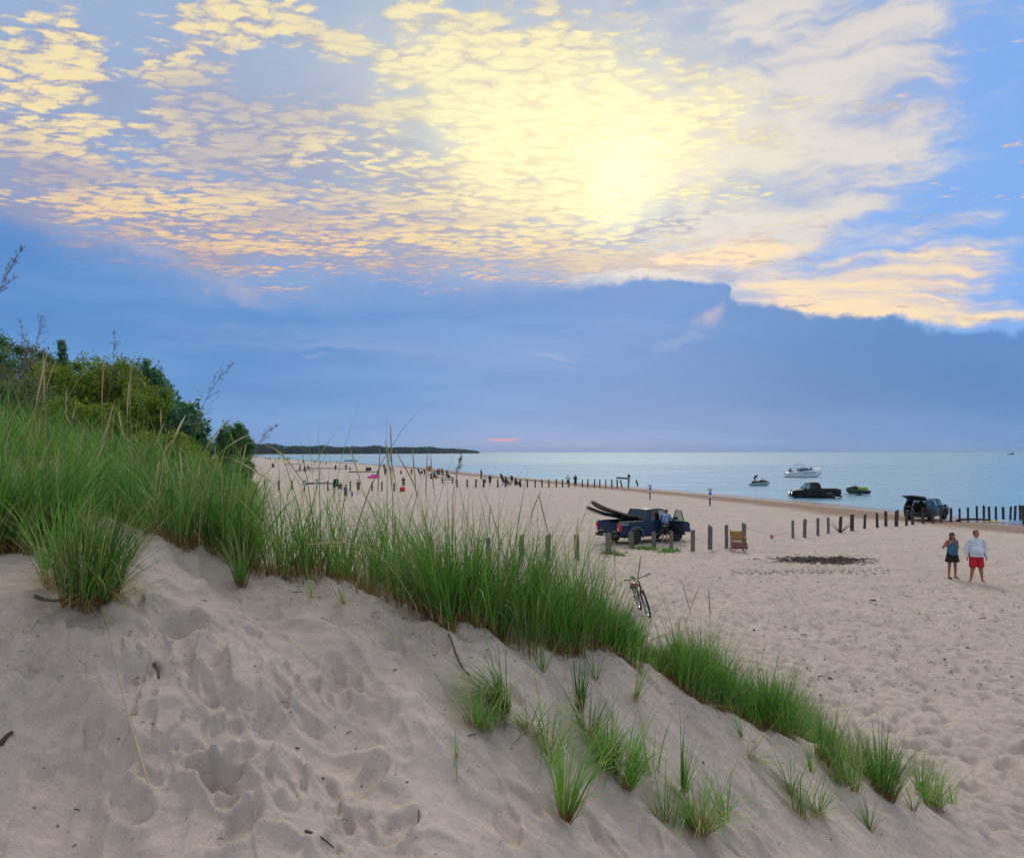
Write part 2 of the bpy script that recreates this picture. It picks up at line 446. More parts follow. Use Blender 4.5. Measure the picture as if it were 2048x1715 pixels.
def build_ground():
    fine = np.linspace(-R(38), R(38), 980)
    coarse = np.linspace(R(38), 2*PI-R(38), 92)[1:-1]
    th = np.concatenate([fine, coarse])
    rr = np.concatenate([np.exp(np.linspace(math.log(1.3), math.log(16), 560)), np.exp(np.linspace(math.log(16), math.log(130), 430))[1:], np.exp(np.linspace(math.log(130), math.log(1700), 60))[1:]])
    T, RR = np.meshgrid(th, rr)
    x = np.sin(T)*RR; y = np.cos(T)*RR
    h = height(x, y)
    z = h+0.0
    m = RR < 125
    dd = detail(x[m], y[m], h[m])
    z[m] += dd
    # footprints
    for (px, py) in _feet:
        p = at(px, py)
        if p is None: continue
        a = R(-60+_fr.normal()*35); ln = 0.17; wd = 0.075
        dx = x-p.x; dy = y-p.y
        mm = (dx*dx+dy*dy) < 0.3
        u = dx[mm]*np.cos(a)+dy[mm]*np.sin(a); v = -dx[mm]*np.sin(a)+dy[mm]*np.cos(a)
        q = np.sqrt((u/ln)**2+(v/wd)**2)
        z[mm] += -0.034*np.clip(1-q**4, 0, 1) + 0.014*np.exp(-((q-1.22)/0.22)**2)*(1+0.6*perlin(x[mm]*22, y[mm]*22, 41))
    nt, nr = len(th), len(rr)
    V = np.stack([x, y, z], -1).reshape(-1, 3)
    i = np.arange(nr-1)[:, None]*nt; j = np.arange(nt)[None, :]; j2 = (j+1) % nt
    f = np.stack([i+j, i+j2, i+nt+j2, i+nt+j], -1).reshape(-1, 4)[:, ::-1]
    cidx = len(V)
    V = np.vstack([V, [[0, 0, float(height(0.0, 0.0))]]])
    ft = np.stack([np.full(nt, cidx), np.arange(nt), (np.arange(nt)+1) % nt], -1)[:, ::-1]
    o = np_mesh('beach_sand', V, [f, ft], SAND)
    tag(o, kind='structure')
    return o
def at(px, py, z=None, tmax=4000):
    d = ray(px, py)
    if z is not None:
        k = (z-CAMZ)/d.z
        return Vector((d.x*k, d.y*k, z))
    t = np.exp(np.linspace(math.log(1.5), math.log(tmax), 1500))
    xs, ys, zs = d.x*t, d.y*t, CAMZ+d.z*t
    g = height(xs, ys)
    idx = np.nonzero(zs < g)[0]
    if not len(idx): return None
    i = idx[0]; a, b = t[max(i-1, 0)], t[i]
    for _ in range(18):
        m = 0.5*(a+b)
        if CAMZ+d.z*m < float(height(d.x*m, d.y*m)): b = m
        else: a = m
    return Vector((d.x*b, d.y*b, float(height(d.x*b, d.y*b))))
def gz(x, y):
    h = height(np.array([x], float), np.array([y], float))
    return float(h[0]+(detail(np.array([x], float), np.array([y], float), h)[0] if math.hypot(x, y) < 125 else 0))

def sand_material():
    m = bpy.data.materials.new('sand'); m.use_nodes = True
    t = m.node_tree; n = NT(t); b = t.nodes['Principled BSDF']
    tc = n.node('ShaderNodeTexCoord'); P = tc.outputs['Object']
    px, py, pz = n.sep(P)
    big = n.noise(P, 0.5, 4, 0.6); fine = n.noise(P, 11.0, 5, 0.68); grain = n.noise(P, 160.0, 3, 0.7)
    c = n.mix(n.mr(big, 0.3, 0.7), (0.52, 0.45, 0.395), (0.61, 0.53, 0.455))
    c = n.mix(n.mr(fine, 0.35, 0.7)*0.45, c, (0.37, 0.325, 0.295))
    stn = n.noise(n.mapping(P, (0, 0, 0), (0, 0, R(-52)), (1.2, 5.0, 1)), 1.0, 5, 0.65)
    c = n.mix(n.mr(stn, 0.52, 0.70)*n.mr(py, 16.0, 10.0)*0.40, c, (0.33, 0.30, 0.285))
    c = n.mix(n.mr(grain, 0.42, 0.72)*0.42, c, (0.28, 0.245, 0.22))
    # bits of dark shell, bark and gravel
    v = n.voro(P, 9.0, 'F1'); vc = n.voro(P, 9.0, 'F1', out=1)
    vr, _, _ = n.sep(vc)
    spk = n.mr(v, 0.10, 0.06)*n.mr(vr, 0.86, 0.88)
    c = n.mix(spk*0.75, c, (0.11, 0.09, 0.075))
    # wrack lines and damp patches on the open beach
    wr = n.noise(n.mapping(P, (0, 0, 0), (0, 0, R(20)), (0.22, 1.3, 1)), 1.0, 6, 0.72)
    far = n.mr(py, 30.0, 42.0)
    c = n.mix(n.mr(wr, 0.56, 0.70)*far*0.50, c, (0.27, 0.225, 0.19))
    # damp tyre tracks curving across the open beach
    wy = py + n.noise(P, 0.035, 3, 0.5)*16.0 + px*0.06
    tr = n.m('ABSOLUTE', n.m('SINE', wy*0.62))
    trk = n.mr(tr, 0.10, 0.02)*n.mr(n.noise(P, 0.25, 3, 0.6), 0.42, 0.58)*n.mr(py, 38.0, 46.0)
    c = n.mix(trk*0.45, c, (0.27, 0.23, 0.20))
    # wet strip by the water
    wob = n.noise(P, 0.12, 4, 0.6)*0.35
    wet = n.mr(pz + wob, -0.28, -0.48)
    c = n.mix(wet*0.9, c, (0.25, 0.165, 0.115))
    vwet = n.mr(pz + wob*0.2, -0.76, -0.82)
    t.links.new(c.s, b.inputs['Base Color'])
    foam = n.mr(n.m('ABSOLUTE', pz + n.noise(P, 0.5, 4, 0.6)*0.05 + 0.90), 0.016, 0.004)
    c = n.mix(foam*0.6, c, (0.75, 0.77, 0.78))
    t.links.new(c.s, b.inputs['Base Color'])
    t.links.new((0.95 - vwet*0.72).s, b.inputs['Roughness'])
    b.inputs['Specular IOR Level'].default_value = 0.25
    bp = n.node('ShaderNodeBump'); bp.inputs['Strength'].default_value = 0.9; bp.inputs['Distance'].default_value = 0.03
    t.links.new((fine*0.7 + grain*0.14).s, bp.inputs['Height'])
    t.links.new(bp.outputs[0], b.inputs['Normal'])
    return m
SAND = sand_material()
build_ground()

def water_material():
    m = bpy.data.materials.new('lake_water'); m.use_nodes = True
    t = m.node_tree; n = NT(t); b = t.nodes['Principled BSDF']
    tc = n.node('ShaderNodeTexCoord'); P = tc.outputs['Object']
    px, py, pz = n.sep(P)
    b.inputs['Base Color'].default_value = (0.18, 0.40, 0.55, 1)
    b.inputs['IOR'].default_value = 1.333
    dist = n.m('SQRT', px*px+py*py)
    big = n.noise(n.mapping(P, (0, 0, 0), (0, 0, R(-10)), (0.004, 0.016, 1)), 1.0, 5, 0.6)
    mid = n.noise(n.mapping(P, (0, 0, 0), (0, 0, R(8)), (0.03, 0.12, 1)), 1.0, 5, 0.6)
    ruf = n.mr(dist + (big-0.5)*400.0, 330.0, 520.0, 0.25, 0.32)
    t.links.new((ruf + n.mr(mid, 0.45, 0.75)*0.10).s, b.inputs['Roughness'])
    w1 = n.noise(n.mapping(P, (0, 0, 0), (0, 0, R(25)), (0.45, 1.1, 1)), 1.0, 4, 0.55)
    w2 = n.noise(n.mapping(P, (3, 0, 0), (0, 0, R(-15)), (0.12, 0.32, 1)), 1.0, 3, 0.5)
    bp = n.node('ShaderNodeBump'); bp.inputs['Distance'].default_value = 0.25
    n.inp(bp.inputs['Strength'], n.mr(dist, 60.0, 500.0, 0.45, 0.5))
    t.links.new((w1*0.45+w2*0.9).s, bp.inputs['Height'])
    t.links.new(bp.outputs[0], b.inputs['Normal'])
    return m
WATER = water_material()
def build_water():
    v = [(-9000, -2000), (14000, -2000), (14000, 25000), (-14000, 25000)]
    xs = np.array([-7400, -4000, -1500, -300, 0, 60, 300, 2000, 7400.]); ys = np.array([-1800, 0, 60, 120, 300, 1000, 2500, 5000, 7450.])
    X, Y = np.meshgrid(xs, ys)
    V = np.stack([X, Y, np.full_like(X, WATER_Z)], -1).reshape(-1, 3)
    nx = len(xs); f = []
    for j in range(len(ys)-1):
        for i in range(nx-1): f.append((j*nx+i, j*nx+i+1, (j+1)*nx+i+1, (j+1)*nx+i))
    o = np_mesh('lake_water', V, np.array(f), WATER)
    tag(o, kind='structure')
build_water()
# ------------------------------------------------------------------ beach grass
def proj(x, y, z):
    c, s = math.cos(PITCH), math.sin(PITCH)
    zz = z-CAMZ
    dep = y*c+zz*s; up = -y*s+zz*c
    return 1024+F*x/dep, 857.5-F*up/dep

def leaf_material(name, cols, root=None, straw=None, transl=0.35, rough=0.55):
    """cols: two greens mixed by the per-blade random; attribute: R along the blade, G random, B dryness"""
    m = bpy.data.materials.new(name); m.use_nodes = True
    t = m.node_tree; n = NT(t); b = t.nodes['Principled BSDF']; out = t.nodes['Material Output']
    at_ = n.node('ShaderNodeAttribute', attribute_name='leaf', attribute_type='GEOMETRY')
    r, g, bl = n.sep(at_.outputs[0])
    c = n.mix(n.mr(g, 0.15, 0.85), cols[0], cols[1])
    if len(cols) > 2: c = n.mix(n.mr(g, 0.8, 1.0), c, cols[2])
    if straw is not None:
        c = n.mix(n.mr(r, 0.72, 1.05)*(0.04+g*0.30), c, straw)
        c = n.mix(bl, c, straw)
    if root is not None:
        c = n.mix(n.mr(r, 0.24, 0.07), c, root)
    t.links.new(c.s, b.inputs['Base Color'])
    b.inputs['Roughness'].default_value = rough
    b.inputs['Specular IOR Level'].default_value = 0.35
    tr = n.node('ShaderNodeBsdfTranslucent'); t.links.new(c.s, tr.inputs[0])
    mx = n.node('ShaderNodeMixShader'); mx.inputs[0].default_value = transl
    t.links.new(b.outputs[0], mx.inputs[1]); t.links.new(tr.outputs[0], mx.inputs[2])
    t.links.new(mx.outputs[0], out.inputs[0])
    return m
STRAW = (0.50, 0.40, 0.21)
GRASS = leaf_material('beach_grass', ((0.009, 0.135, 0.012), (0.145, 0.45, 0.030)), root=(0.30, 0.165, 0.075), straw=STRAW, transl=0.3)
SEED = leaf_material('seed_spike', ((0.46, 0.38, 0.20), (0.60, 0.50, 0.27)), transl=0.25)
PANICLE = leaf_material('dry_panicle', ((0.16, 0.13, 0.10), (0.26, 0.20, 0.15)), transl=0.2)

def blades(root, L, az, lean, bend, w, rnd, dry, K=6, profile='leaf', clampz=False):
    """ribbons; every argument an array over blades. returns verts, faces, attribute"""
    N = len(L)
    t = np.linspace(0, 1, K+1)
    th = lean[:, None]+bend[:, None]*t[None, :]**1.4
    ds = (L/K)[:, None]
    sx = np.cumsum(np.concatenate([np.zeros((N, 1)), np.sin((th[:, 1:]+th[:, :-1])/2)*ds], 1), 1)
    sz = np.cumsum(np.concatenate([np.zeros((N, 1)), np.cos((th[:, 1:]+th[:, :-1])/2)*ds], 1), 1)
    cx, cy = np.cos(az)[:, None], np.sin(az)[:, None]
    X = root[:, 0:1]+sx*cx; Y = root[:, 1:2]+sx*cy; Z = root[:, 2:3]+sz
    if clampz:
        G = full(X.ravel(), Y.ravel()).reshape(X.shape)
        Z = np.maximum(Z, G+0.012+0.02*rnd[:, None])
    if profile == 'leaf': wp = (1-0.25*t)*(1-t**3*0.95)
    else: wp = np.where(t < 0.7, 0.35, 0.35+np.sin(np.clip((t-0.7)/0.3, 0, 1)*PI)*1.3)
    hw = w[:, None]*wp[None, :]*0.5
    ra = az+PI/2+(rnd-0.5)*2.0
    ox = np.cos(ra)[:, None]*hw; oy = np.sin(ra)[:, None]*hw
    P = np.stack([np.stack([X-ox, Y-oy, Z], -1), np.stack([X+ox, Y+oy, Z], -1)], 2)  # N,K+1,2,3
    V = P.reshape(-1, 3)
    b = (np.arange(N)*(K+1)*2)[:, None]; k = np.arange(K)[None, :]*2
    f = np.stack([b+k, b+k+1, b+k+3, b+k+2], -1).reshape(-1, 4)
    A = np.ones((N, K+1, 2, 4), np.float32)
    A[..., 0] = t[None, :, None]; A[..., 1] = rnd[:, None, None]; A[..., 2] = dry[:, None, None]
    return V, f, A.reshape(-1, 4)
def join(parts):
    V, Fc, A, o = [], [], [], 0
    for v, f, a in parts:
        V.append(v); Fc.append(f+o); A.append(a); o += len(v)
    return np.vstack(V), np.vstack(Fc), np.vstack(A)
def grass_clumps(centres, per, rad, L, Lsd, lean, bend, wid, dryfrac, drift=(0, 0), seeds=0.02, clamp=False):
    n = len(centres)*per
    c = np.repeat(centres, per, 0)
    a = rng.uniform(0, 2*PI, n); rr = rad*np.sqrt(rng.uniform(0, 1, n))
    x = c[:, 0]+np.cos(a)*rr; y = c[:, 1]+np.sin(a)*rr
    z = full(x, y)-0.02
    ln = np.repeat(np.asarray(L)*np.ones(len(centres)), per)*np.exp(rng.normal(0, Lsd, n))
    az = np.where(rng.uniform(0, 1, n) < 0.6, a, rng.uniform(0, 2*PI, n))
    cdr = np.repeat(rng.normal(0, 0.75, (len(centres), 2)), per, 0)
    dx = np.cos(az)+drift[0]+cdr[:, 0]; dy = np.sin(az)+drift[1]+cdr[:, 1]*0.5
    az = np.arctan2(dy, dx)
    le = np.abs(rng.normal(lean, lean*0.6, n)); be = np.abs(rng.normal(bend, bend*0.55, n))
    w = np.repeat(np.asarray(wid)*np.ones(len(centres)), per)*rng.uniform(0.6, 1.25, n)
    rnd = np.clip(np.repeat(rng.uniform(0, 1, len(centres)), per)*0.5+rng.uniform(0, 0.5, n), 0, 1)
    df = np.repeat(np.asarray(dryfrac)*np.ones(len(centres)), per)
    # here and there a blade snapped and lying over
    snap = rng.uniform(0, 1, n) < 0.05
    be = np.where(snap, be+rng.uniform(0.9, 1.9, n), be)
    dry = np.where(rng.uniform(0, 1, n) < df, rng.uniform(0.6, 1, n), rng.uniform(0, 0.22, n))
    out = [blades(np.stack([x, y, z], -1), ln, az, le, be, w, rnd, dry, clampz=clamp)]
    # a low skirt of dead brown blades
    k = rng.uniform(0, 1, n) < 0.22
    if k.any():
        out.append(blades(np.stack([x, y, z], -1)[k], ln[k]*0.45, az[k]+1, le[k]*2.2+0.2, be[k]*1.5, w[k]*0.9, rnd[k], np.ones(k.sum())*0.9, K=4, clampz=clamp))
    m = rng.uniform(0, 1, n) < seeds
    sd = None
    if m.any():
        sd = blades(np.stack([x, y, z], -1)[m], ln[m]*1.32, az[m], le[m]*0.45, be[m]*0.6, w[m]*1.15, rnd[m], dry[m], K=10, profile='spike')
    return out, sd

# --- the dense band along the crest of the slope
crest_px = [(515,1165),(560,1160),(620,1166),(700,1172),(770,1205),(830,1225),(880,1248),(960,1275),(1050,1292),(1120,1302),(1180,1300),(1240,1318),(1300,1345),(1360,1395),(1450,1430),(1540,1468),(1620,1492)]
crest = [at(a, b) for a, b in crest_px]
def band(px0, px1, step, depth0, depth1, per_m):
    cs = []
    for i in range(len(crest)-1):
        a, b = crest[i], crest[i+1]
        if crest_px[i][0] < px0 or crest_px[i+1][0] > px1: continue
        L = (b-a).length
        for k in range(int(L*per_m+rng.uniform())):
            s = rng.uniform(); q = a.lerp(b, s)
            d = depth0+(depth1-depth0)*rng.uniform()**1.3
            cs.append((q.x+d*0.25+rng.normal()*0.05, q.y+d+rng.normal()*0.04))
    return np.array(cs)
parts, seeds = [], []
for args in [dict(c=band(515, 960, 0, 0.02, 1.25, 38), per=22, rad=0.12, L=0.62, Lsd=0.36, lean=0.2, bend=0.75, wid=0.0085, dryfrac=0.13, drift=(-0.15, 0), seeds=0.007),
             dict(c=band(880, 1185, 0, 0.0, 1.35, 56), per=27, rad=0.11, L=0.66, Lsd=0.30, lean=0.2, bend=0.55, wid=0.0085, dryfrac=0.11, drift=(0.35, -0.1), seeds=0.006),
             dict(c=band(1180, 1370, 0, 0.0, 0.9, 56), per=26, rad=0.10, L=0.46, Lsd=0.16, lean=0.18, bend=0.5, wid=0.0085, dryfrac=0.06, drift=(0.3, -0.1), seeds=0.004),
             dict(c=band(1355, 1620, 0, 0.0, 1.1, 56), per=26, rad=0.11, L=0.55, Lsd=0.26, lean=0.18, bend=0.5, wid=0.0088, dryfrac=0.10, drift=(0.2, -0.1), seeds=0.006)]:
    c = args.pop('c')
    o, s = grass_clumps(c, **args)
    parts += o
    if s: seeds.append(s)
V, Fc, A = join(parts)
g1 = np_mesh('crest_grass', V, Fc, GRASS, attrs={'leaf': A})
tag(g1, 'dense green beach grass along the crest of the sandy slope, centre', 'grass', kind='stuff')
V, Fc, A = join(seeds)
g1s = np_mesh('seed_spikes', V, Fc, SEED, parent=g1, attrs={'leaf': A})
g1s['kind'] = 'stuff'

# --- the grassy dune on the left
bx = np.array([-600, 0, 60, 110, 180, 235, 300, 380, 440, 500, 520]); by = np.array([1130, 1128, 1118, 1100, 1060, 1046, 1078, 1100, 1120, 1138, 1140])
def left_ok(x, y):
    z = height(x, y); px, py = proj(x, y, z)
    ok = (py < np.interp(px, bx, by))
    edge = np.where(y < 13, 512, np.where(y < 40, 500, 490))
    return ok & (px < edge) & (px > -420)
nc = 2400
yy = 6.0+(np.sqrt(rng.uniform(0, 1, 9000)))*17; xx = -yy*rng.uniform(0.28, 0.92, 9000)
k = left_ok(xx, yy); cs = np.stack([xx[k], yy[k]], -1)[:nc]
pxs, pys = proj(cs[:, 0], cs[:, 1], height(cs[:, 0], cs[:, 1]))
dryf = np.where((pxs > 400) & (cs[:, 1] > 11), 0.6, 0.13)
Ls = np.interp(pxs, [0, 150, 300, 420, 500], [0.66, 0.54, 0.46, 0.46, 0.5])*np.where(cs[:, 1] > 12, 0.88, 1.0)
o, s = grass_clumps(cs, 24, 0.16, Ls, 0.34, 0.26, 0.8, 0.0085+0.00042*cs[:, 1], dryf, drift=(0.1, -0.1), seeds=0.002)
# dense front edge of it
fe = []
for i in range(120):
    px = rng.uniform(-80, 505); q = at(px, float(np.interp(px, bx, by))-rng.uniform(0, 26))
    if q: fe.append((q.x, q.y))
o2, s2 = grass_clumps(np.array(fe), 28, 0.10, 0.72, 0.2, 0.2, 0.8, 0.0085, 0.08, drift=(0.15, -0.1), seeds=0.01)
V, Fc, A = join(o+o2)
g2 = np_mesh('dune_grass', V, Fc, GRASS, attrs={'leaf': A})
tag(g2, 'tall green beach grass covering the high dune on the left', 'grass', kind='stuff')
V, Fc, A = join([q for q in (s, s2) if q])
g2s = np_mesh('seed_spikes', V, Fc, SEED, parent=g2, attrs={'leaf': A}); g2s['kind'] = 'stuff'
# sparse low growth along the foot of the far foredune
yy = rng.uniform(24, 130, 4200); xx = -yy*(0.318+rng.uniform(-0.012, 0.10, 4200))-rng.uniform(0, 2, 4200)
o, s = grass_clumps(np.stack([xx, yy], -1), 9, 0.45, 0.45, 0.25, 0.3, 0.6, 0.012+0.0006*yy, 0.45, seeds=0.0)
V, Fc, A = join(o)
g3 = np_mesh('foredune_grass', V, Fc, GRASS, attrs={'leaf': A})
tag(g3, 'low brownish grass along the foot of the far dune beside the beach', 'grass', kind='stuff')

# --- single tufts on the open sand
def tuft(px, py, n, L, spread, label, lean=0.25, bend=0.9, w=0.0078, drift=(0, 0), dry=0.1, rad=0.03, dead=0):
    q = at(px, py)
    o, s = grass_clumps(np.array([(q.x, q.y)]), n, rad, L, 0.22, lean, bend, w, dry, drift=drift, seeds=0, clamp=True)
    V, Fc, A = join(o)
    base = np.array([q.x, q.y, q.z])
    root = bpy.data.objects.new('grass_tuft', None); C.objects.link(root); root.location = q; root.empty_display_size = 0.1
    tag(root, label, 'grass tuft', 'grass tufts on the open sand slope')
    np_mesh('leaves', V-base, Fc, GRASS, parent=root, attrs={'leaf': A})
    if dead:
        m = dead
        a = R(-118)+rng.normal(0, 0.75, m)
        rt = np.stack([np.full(m, q.x)+rng.normal(0, 0.09, m), np.full(m, q.y)+rng.normal(0, 0.05, m), np.full(m, q.z)+.02], -1)
        V, Fc, A = blades(rt, rng.uniform(0.3, 0.8, m), a, rng.uniform(0.5, 1.25, m), rng.uniform(0.6, 1.3, m), np.full(m, 0.007), rng.uniform(0, 1, m), np.full(m, 0.95), clampz=True)
        np_mesh('dead_blades', V-base, Fc, GRASS, parent=root, attrs={'leaf': A})
    return root
tuft(180, 1200, 330, 0.64, 1, 'largest tuft, tall green blades over a brown base on the left sand brow', lean=0.22, bend=0.7, rad=0.16, w=0.0085, drift=(0.1, 0), dead=90, dry=0.14)
tuft(118, 1165, 130, 0.60, 1, 'green tuft just behind the largest tuft on the left brow', lean=0.18, bend=0.7, rad=0.09, dry=0.12)
tuft(205, 1215, 62, 0.62, 1, 'splayed half dead tuft at the right foot of the largest tuft', lean=0.75, bend=0.5, rad=0.05, drift=(0.9, -0.1), dry=0.35)
tuft(484, 1182, 67, 0.42, 1, 'small tuft with orange brown stems alone between the two grass masses', lean=0.22, bend=0.5, rad=0.03, dry=0.2)
tuft(885, 1258, 230, 0.86, 1, 'tall arching fountain of blades at the front of the crest grass', lean=0.22, bend=0.85, rad=0.10, dry=0.08, drift=(-0.2, 0))
tuft(1160, 1425, 45, 0.42, 1, 'narrow upright tuft of pale green stems below the crest', lean=0.10, bend=0.3, rad=0.03, dry=0.1)
tuft(1190, 1357, 21, 0.32, 1, 'small sparse tuft with an orange root just under the crest grass', lean=0.3, bend=0.4, rad=0.02, dry=0.3)
tuft(1270, 1413, 24, 0.36, 1, 'sparse tuft with a few broken straw blades beside it, right of centre', lean=0.25, bend=0.5, rad=0.02, dry=0.45)
tuft(1085, 1352, 16, 0.30, 1, 'thin three-bladed sprout under the middle of the crest grass', lean=0.22, bend=0.4, rad=0.015, dry=0.25)
tuft(1005, 1415, 162, 0.50, 1, 'drooping dark green tuft combed over to the left on bare sand', lean=0.55, bend=1.5, rad=0.06, drift=(-1.1, -0.4), dry=0.08)
tuft(1060, 1470, 54, 0.40, 1, 'half dry wisps trailing down to the right of the drooping tuft', lean=0.6, bend=1.2, rad=0.05, drift=(0.5, -1.0), dry=0.5)
tuft(1130, 1642, 81, 0.66, 1, 'tall open tuft of long thin blades low on the slope, centre', lean=0.2, bend=0.6, rad=0.03, dry=0.15)
tuft(1215, 1535, 202, 0.40, 1, 'dense bushy clump hanging over a sand lip, centre right', lean=0.45, bend=1.4, rad=0.08, drift=(-0.1, -0.7), dry=0.12)
tuft(1252, 1588, 59, 0.42, 1, 'smaller upright tuft touching the bushy clump', lean=0.3, bend=0.8, rad=0.03, dry=0.12)
tuft(1366, 1612, 29, 0.44, 1, 'lone upright sprig of five or six blades on smooth sand', lean=0.17, bend=0.35, rad=0.015, dry=0.1)
tuft(1400, 1675, 148, 0.46, 1, 'wide sprawling tuft cut by the bottom of the photo', lean=0.5, bend=1.2, rad=0.07, drift=(0.3, -0.5), dry=0.25)
tuft(1450, 1645, 32, 0.46, 1, 'thin bent sprig behind the sprawling bottom tuft', lean=0.25, bend=0.6, rad=0.03, dry=0.15)
tuft(1486, 1496, 16, 0.34, 1, 'tiny sprout on the sand just below the end of the crest grass', lean=0.2, bend=0.4, rad=0.015, dry=0.2)
tuft(1582, 1590, 27, 0.38, 1, 'short spiky tuft at the head of a trail of fallen blades', lean=0.35, bend=0.5, rad=0.02, dry=0.15)
tuft(1634, 1632, 59, 0.46, 1, 'ragged tuft sprawled along the sand, lower right', lean=0.55, bend=0.8, rad=0.05, drift=(0.4, -0.5), dry=0.3)
tuft(1738, 1652, 35, 0.34, 1, 'small fan-shaped tuft with a red brown base, lowest on the right', lean=0.3, bend=0.6, rad=0.02, dry=0.2)
tuft(1826, 1626, 21, 0.34, 1, 'two-stemmed sprout between the fan tuft and the last tuft', lean=0.35, bend=0.6, rad=0.02, dry=0.15)
tuft(1768, 1598, 229, 0.62, 1, 'darkest full round tuft of the right-hand end of the crest', lean=0.22, bend=0.5, rad=0.12, w=0.0085, dry=0.06)
tuft(1695, 1580, 121, 0.58, 1, 'yellowish tuft between the crest grass and the darkest tuft', lean=0.2, bend=0.5, rad=0.12, dry=0.3)
tuft(1655, 1535, 121, 0.58, 1, 'loose green tuft right at the end of the dense crest grass', lean=0.2, bend=0.5, rad=0.12, dry=0.12)
tuft(1720, 1545, 94, 0.52, 1, 'pale see-through tuft standing behind the yellowish tuft', lean=0.2, bend=0.5, rad=0.14, dry=0.25)
tuft(1868, 1612, 108, 0.56, 1, 'last leaning tuft at the right tip of the dune', lean=0.35, bend=0.6, rad=0.10, drift=(0.7, 0), dry=0.1)
tuft(1622, 1545, 18, 0.3, 1, 'dark bent sprout below the loose green tuft', lean=0.3, bend=0.5, rad=0.015, dry=0.1)
tuft(1500, 1520, 35, 0.42, 1, 'fallen blades lying down the slope under the crest end', lean=1.2, bend=0.4, rad=0.03, drift=(1.2, -0.8), dry=0.2)
tuft(624, 1212, 10, 0.22, 1, 'tiny brown sprout under the left part of the crest grass', lean=0.3, bend=0.5, rad=0.012, dry=0.5)
tuft(690, 1222, 12, 0.24, 1, 'tiny dry sprout right of the other tiny brown sprout', lean=0.4, bend=0.5, rad=0.012, dry=0.6)
tuft(915, 1538, 10, 0.22, 1, 'little orange-rooted sprout on bare sand below the drooping tuft', lean=0.9, bend=0.5, rad=0.012, dry=0.6)
for px, py, n_, L_, l_ in ((1790, 1560, 110, .5, 'green tuft behind the darkest tuft, against the trampled beach'), (1845, 1590, 90, .48, 'green tuft between the darkest tuft and the last leaning one'), (1745, 1560, 90, .5, 'straw flecked tuft left behind the darkest tuft'),
        (1660, 1500, 110, .52, 'dense tuft joined to the tip of the crest grass'), (1690, 1525, 100, .52, 'dense tuft just right of the one joined to the crest grass'), (1900, 1605, 30, .36, 'thin outlying sprig beyond the last leaning tuft'),
        (960, 1450, 60, .38, 'low matted green tuft left of the drooping one'), (1100, 1520, 30, .42, 'open tuft of crossed blades above the tall open tuft'), (1185, 1480, 60, .36, 'yellow green tuft above the bushy clump'),
        (1300, 1560, 26, .38, 'sprig of bent blades right of the bushy clump'), (1600, 1625, 40, .4, 'flattened tuft left of the ragged one'), (1330, 1640, 24, .34, 'short splayed sprig left below the lone upright sprig')):
    tuft(px, py, n_, L_, 1, l_, lean=0.32, bend=0.8, rad=0.07, dry=0.22)
for px, py, l in ((1222, 1108, 'low green weeds round the foot of the post by the pickup bumper'), (1290, 1097, 'low wide green weeds between posts in front of the pickup wheel'), (1338, 1102, 'low green weeds at the post below the standing man')):
    q = at(px, py)
    cc_ = np.stack([q.x+rng.normal(0, 0.28, 26), q.y+rng.normal(0, 0.3, 26)], -1)
    o, s = grass_clumps(cc_, 14, 0.16, 0.2, 0.3, 0.5, 0.8, 0.03, 0.05, seeds=0)
    V, Fc, A = join(o)
    rt = np_mesh('weed_patch', V-np.array(q), Fc, GRASS, attrs={'leaf': A}); rt.location = q
    tag(rt, l, 'weeds', 'weeds by the posts')

# --- single seed stalks (a stem and its head), each standing in the ground
def tube(path, r0, r1, ns=5):
    """tapered tube along points -> verts, quads"""
    P = np.array(path, float); n = len(P); V = []; 
    T = np.gradient(P, axis=0); T /= np.linalg.norm(T, axis=1)[:, None]+1e-9
    rad = np.linspace(r0, r1, n) if np.ndim(r0) == 0 else np.asarray(r0)
    up = np.array([0.31, 0.87, 0.38]); 
    for i in range(n):
        a = np.cross(T[i], up); a /= np.linalg.norm(a)+1e-9; b = np.cross(T[i], a)
        an = np.arange(ns)*2*PI/ns
        V.append(P[i]+rad[i]*(np.cos(an)[:, None]*a+np.sin(an)[:, None]*b))
    V = np.vstack(V); f = []
    for i in range(n-1):
        for j in range(ns): f.append((i*ns+j, i*ns+(j+1) % ns, (i+1)*ns+(j+1) % ns, (i+1)*ns+j))
    return V, np.array(f)
def spline(pts, n=14):
    P = np.array(pts, float); k = len(P)
    t = np.linspace(0, k-1, n); i = np.clip(t.astype(int), 0, k-2); u = (t-i)[:, None]
    p0 = P[np.clip(i-1, 0, k-1)]; p1 = P[i]; p2 = P[i+1]; p3 = P[np.clip(i+2, 0, k-1)]
    return 0.5*((2*p1)+(-p0+p2)*u+(2*p0-5*p1+4*p2-p3)*u*u+(-p0+3*p1-3*p2+p3)*u**3)
def attr_for(n, seed=0.5, t=0.6):
    A = np.ones((n, 4), np.float32); A[:, 0] = t; A[:, 1] = seed; A[:, 2] = 0.5; return A
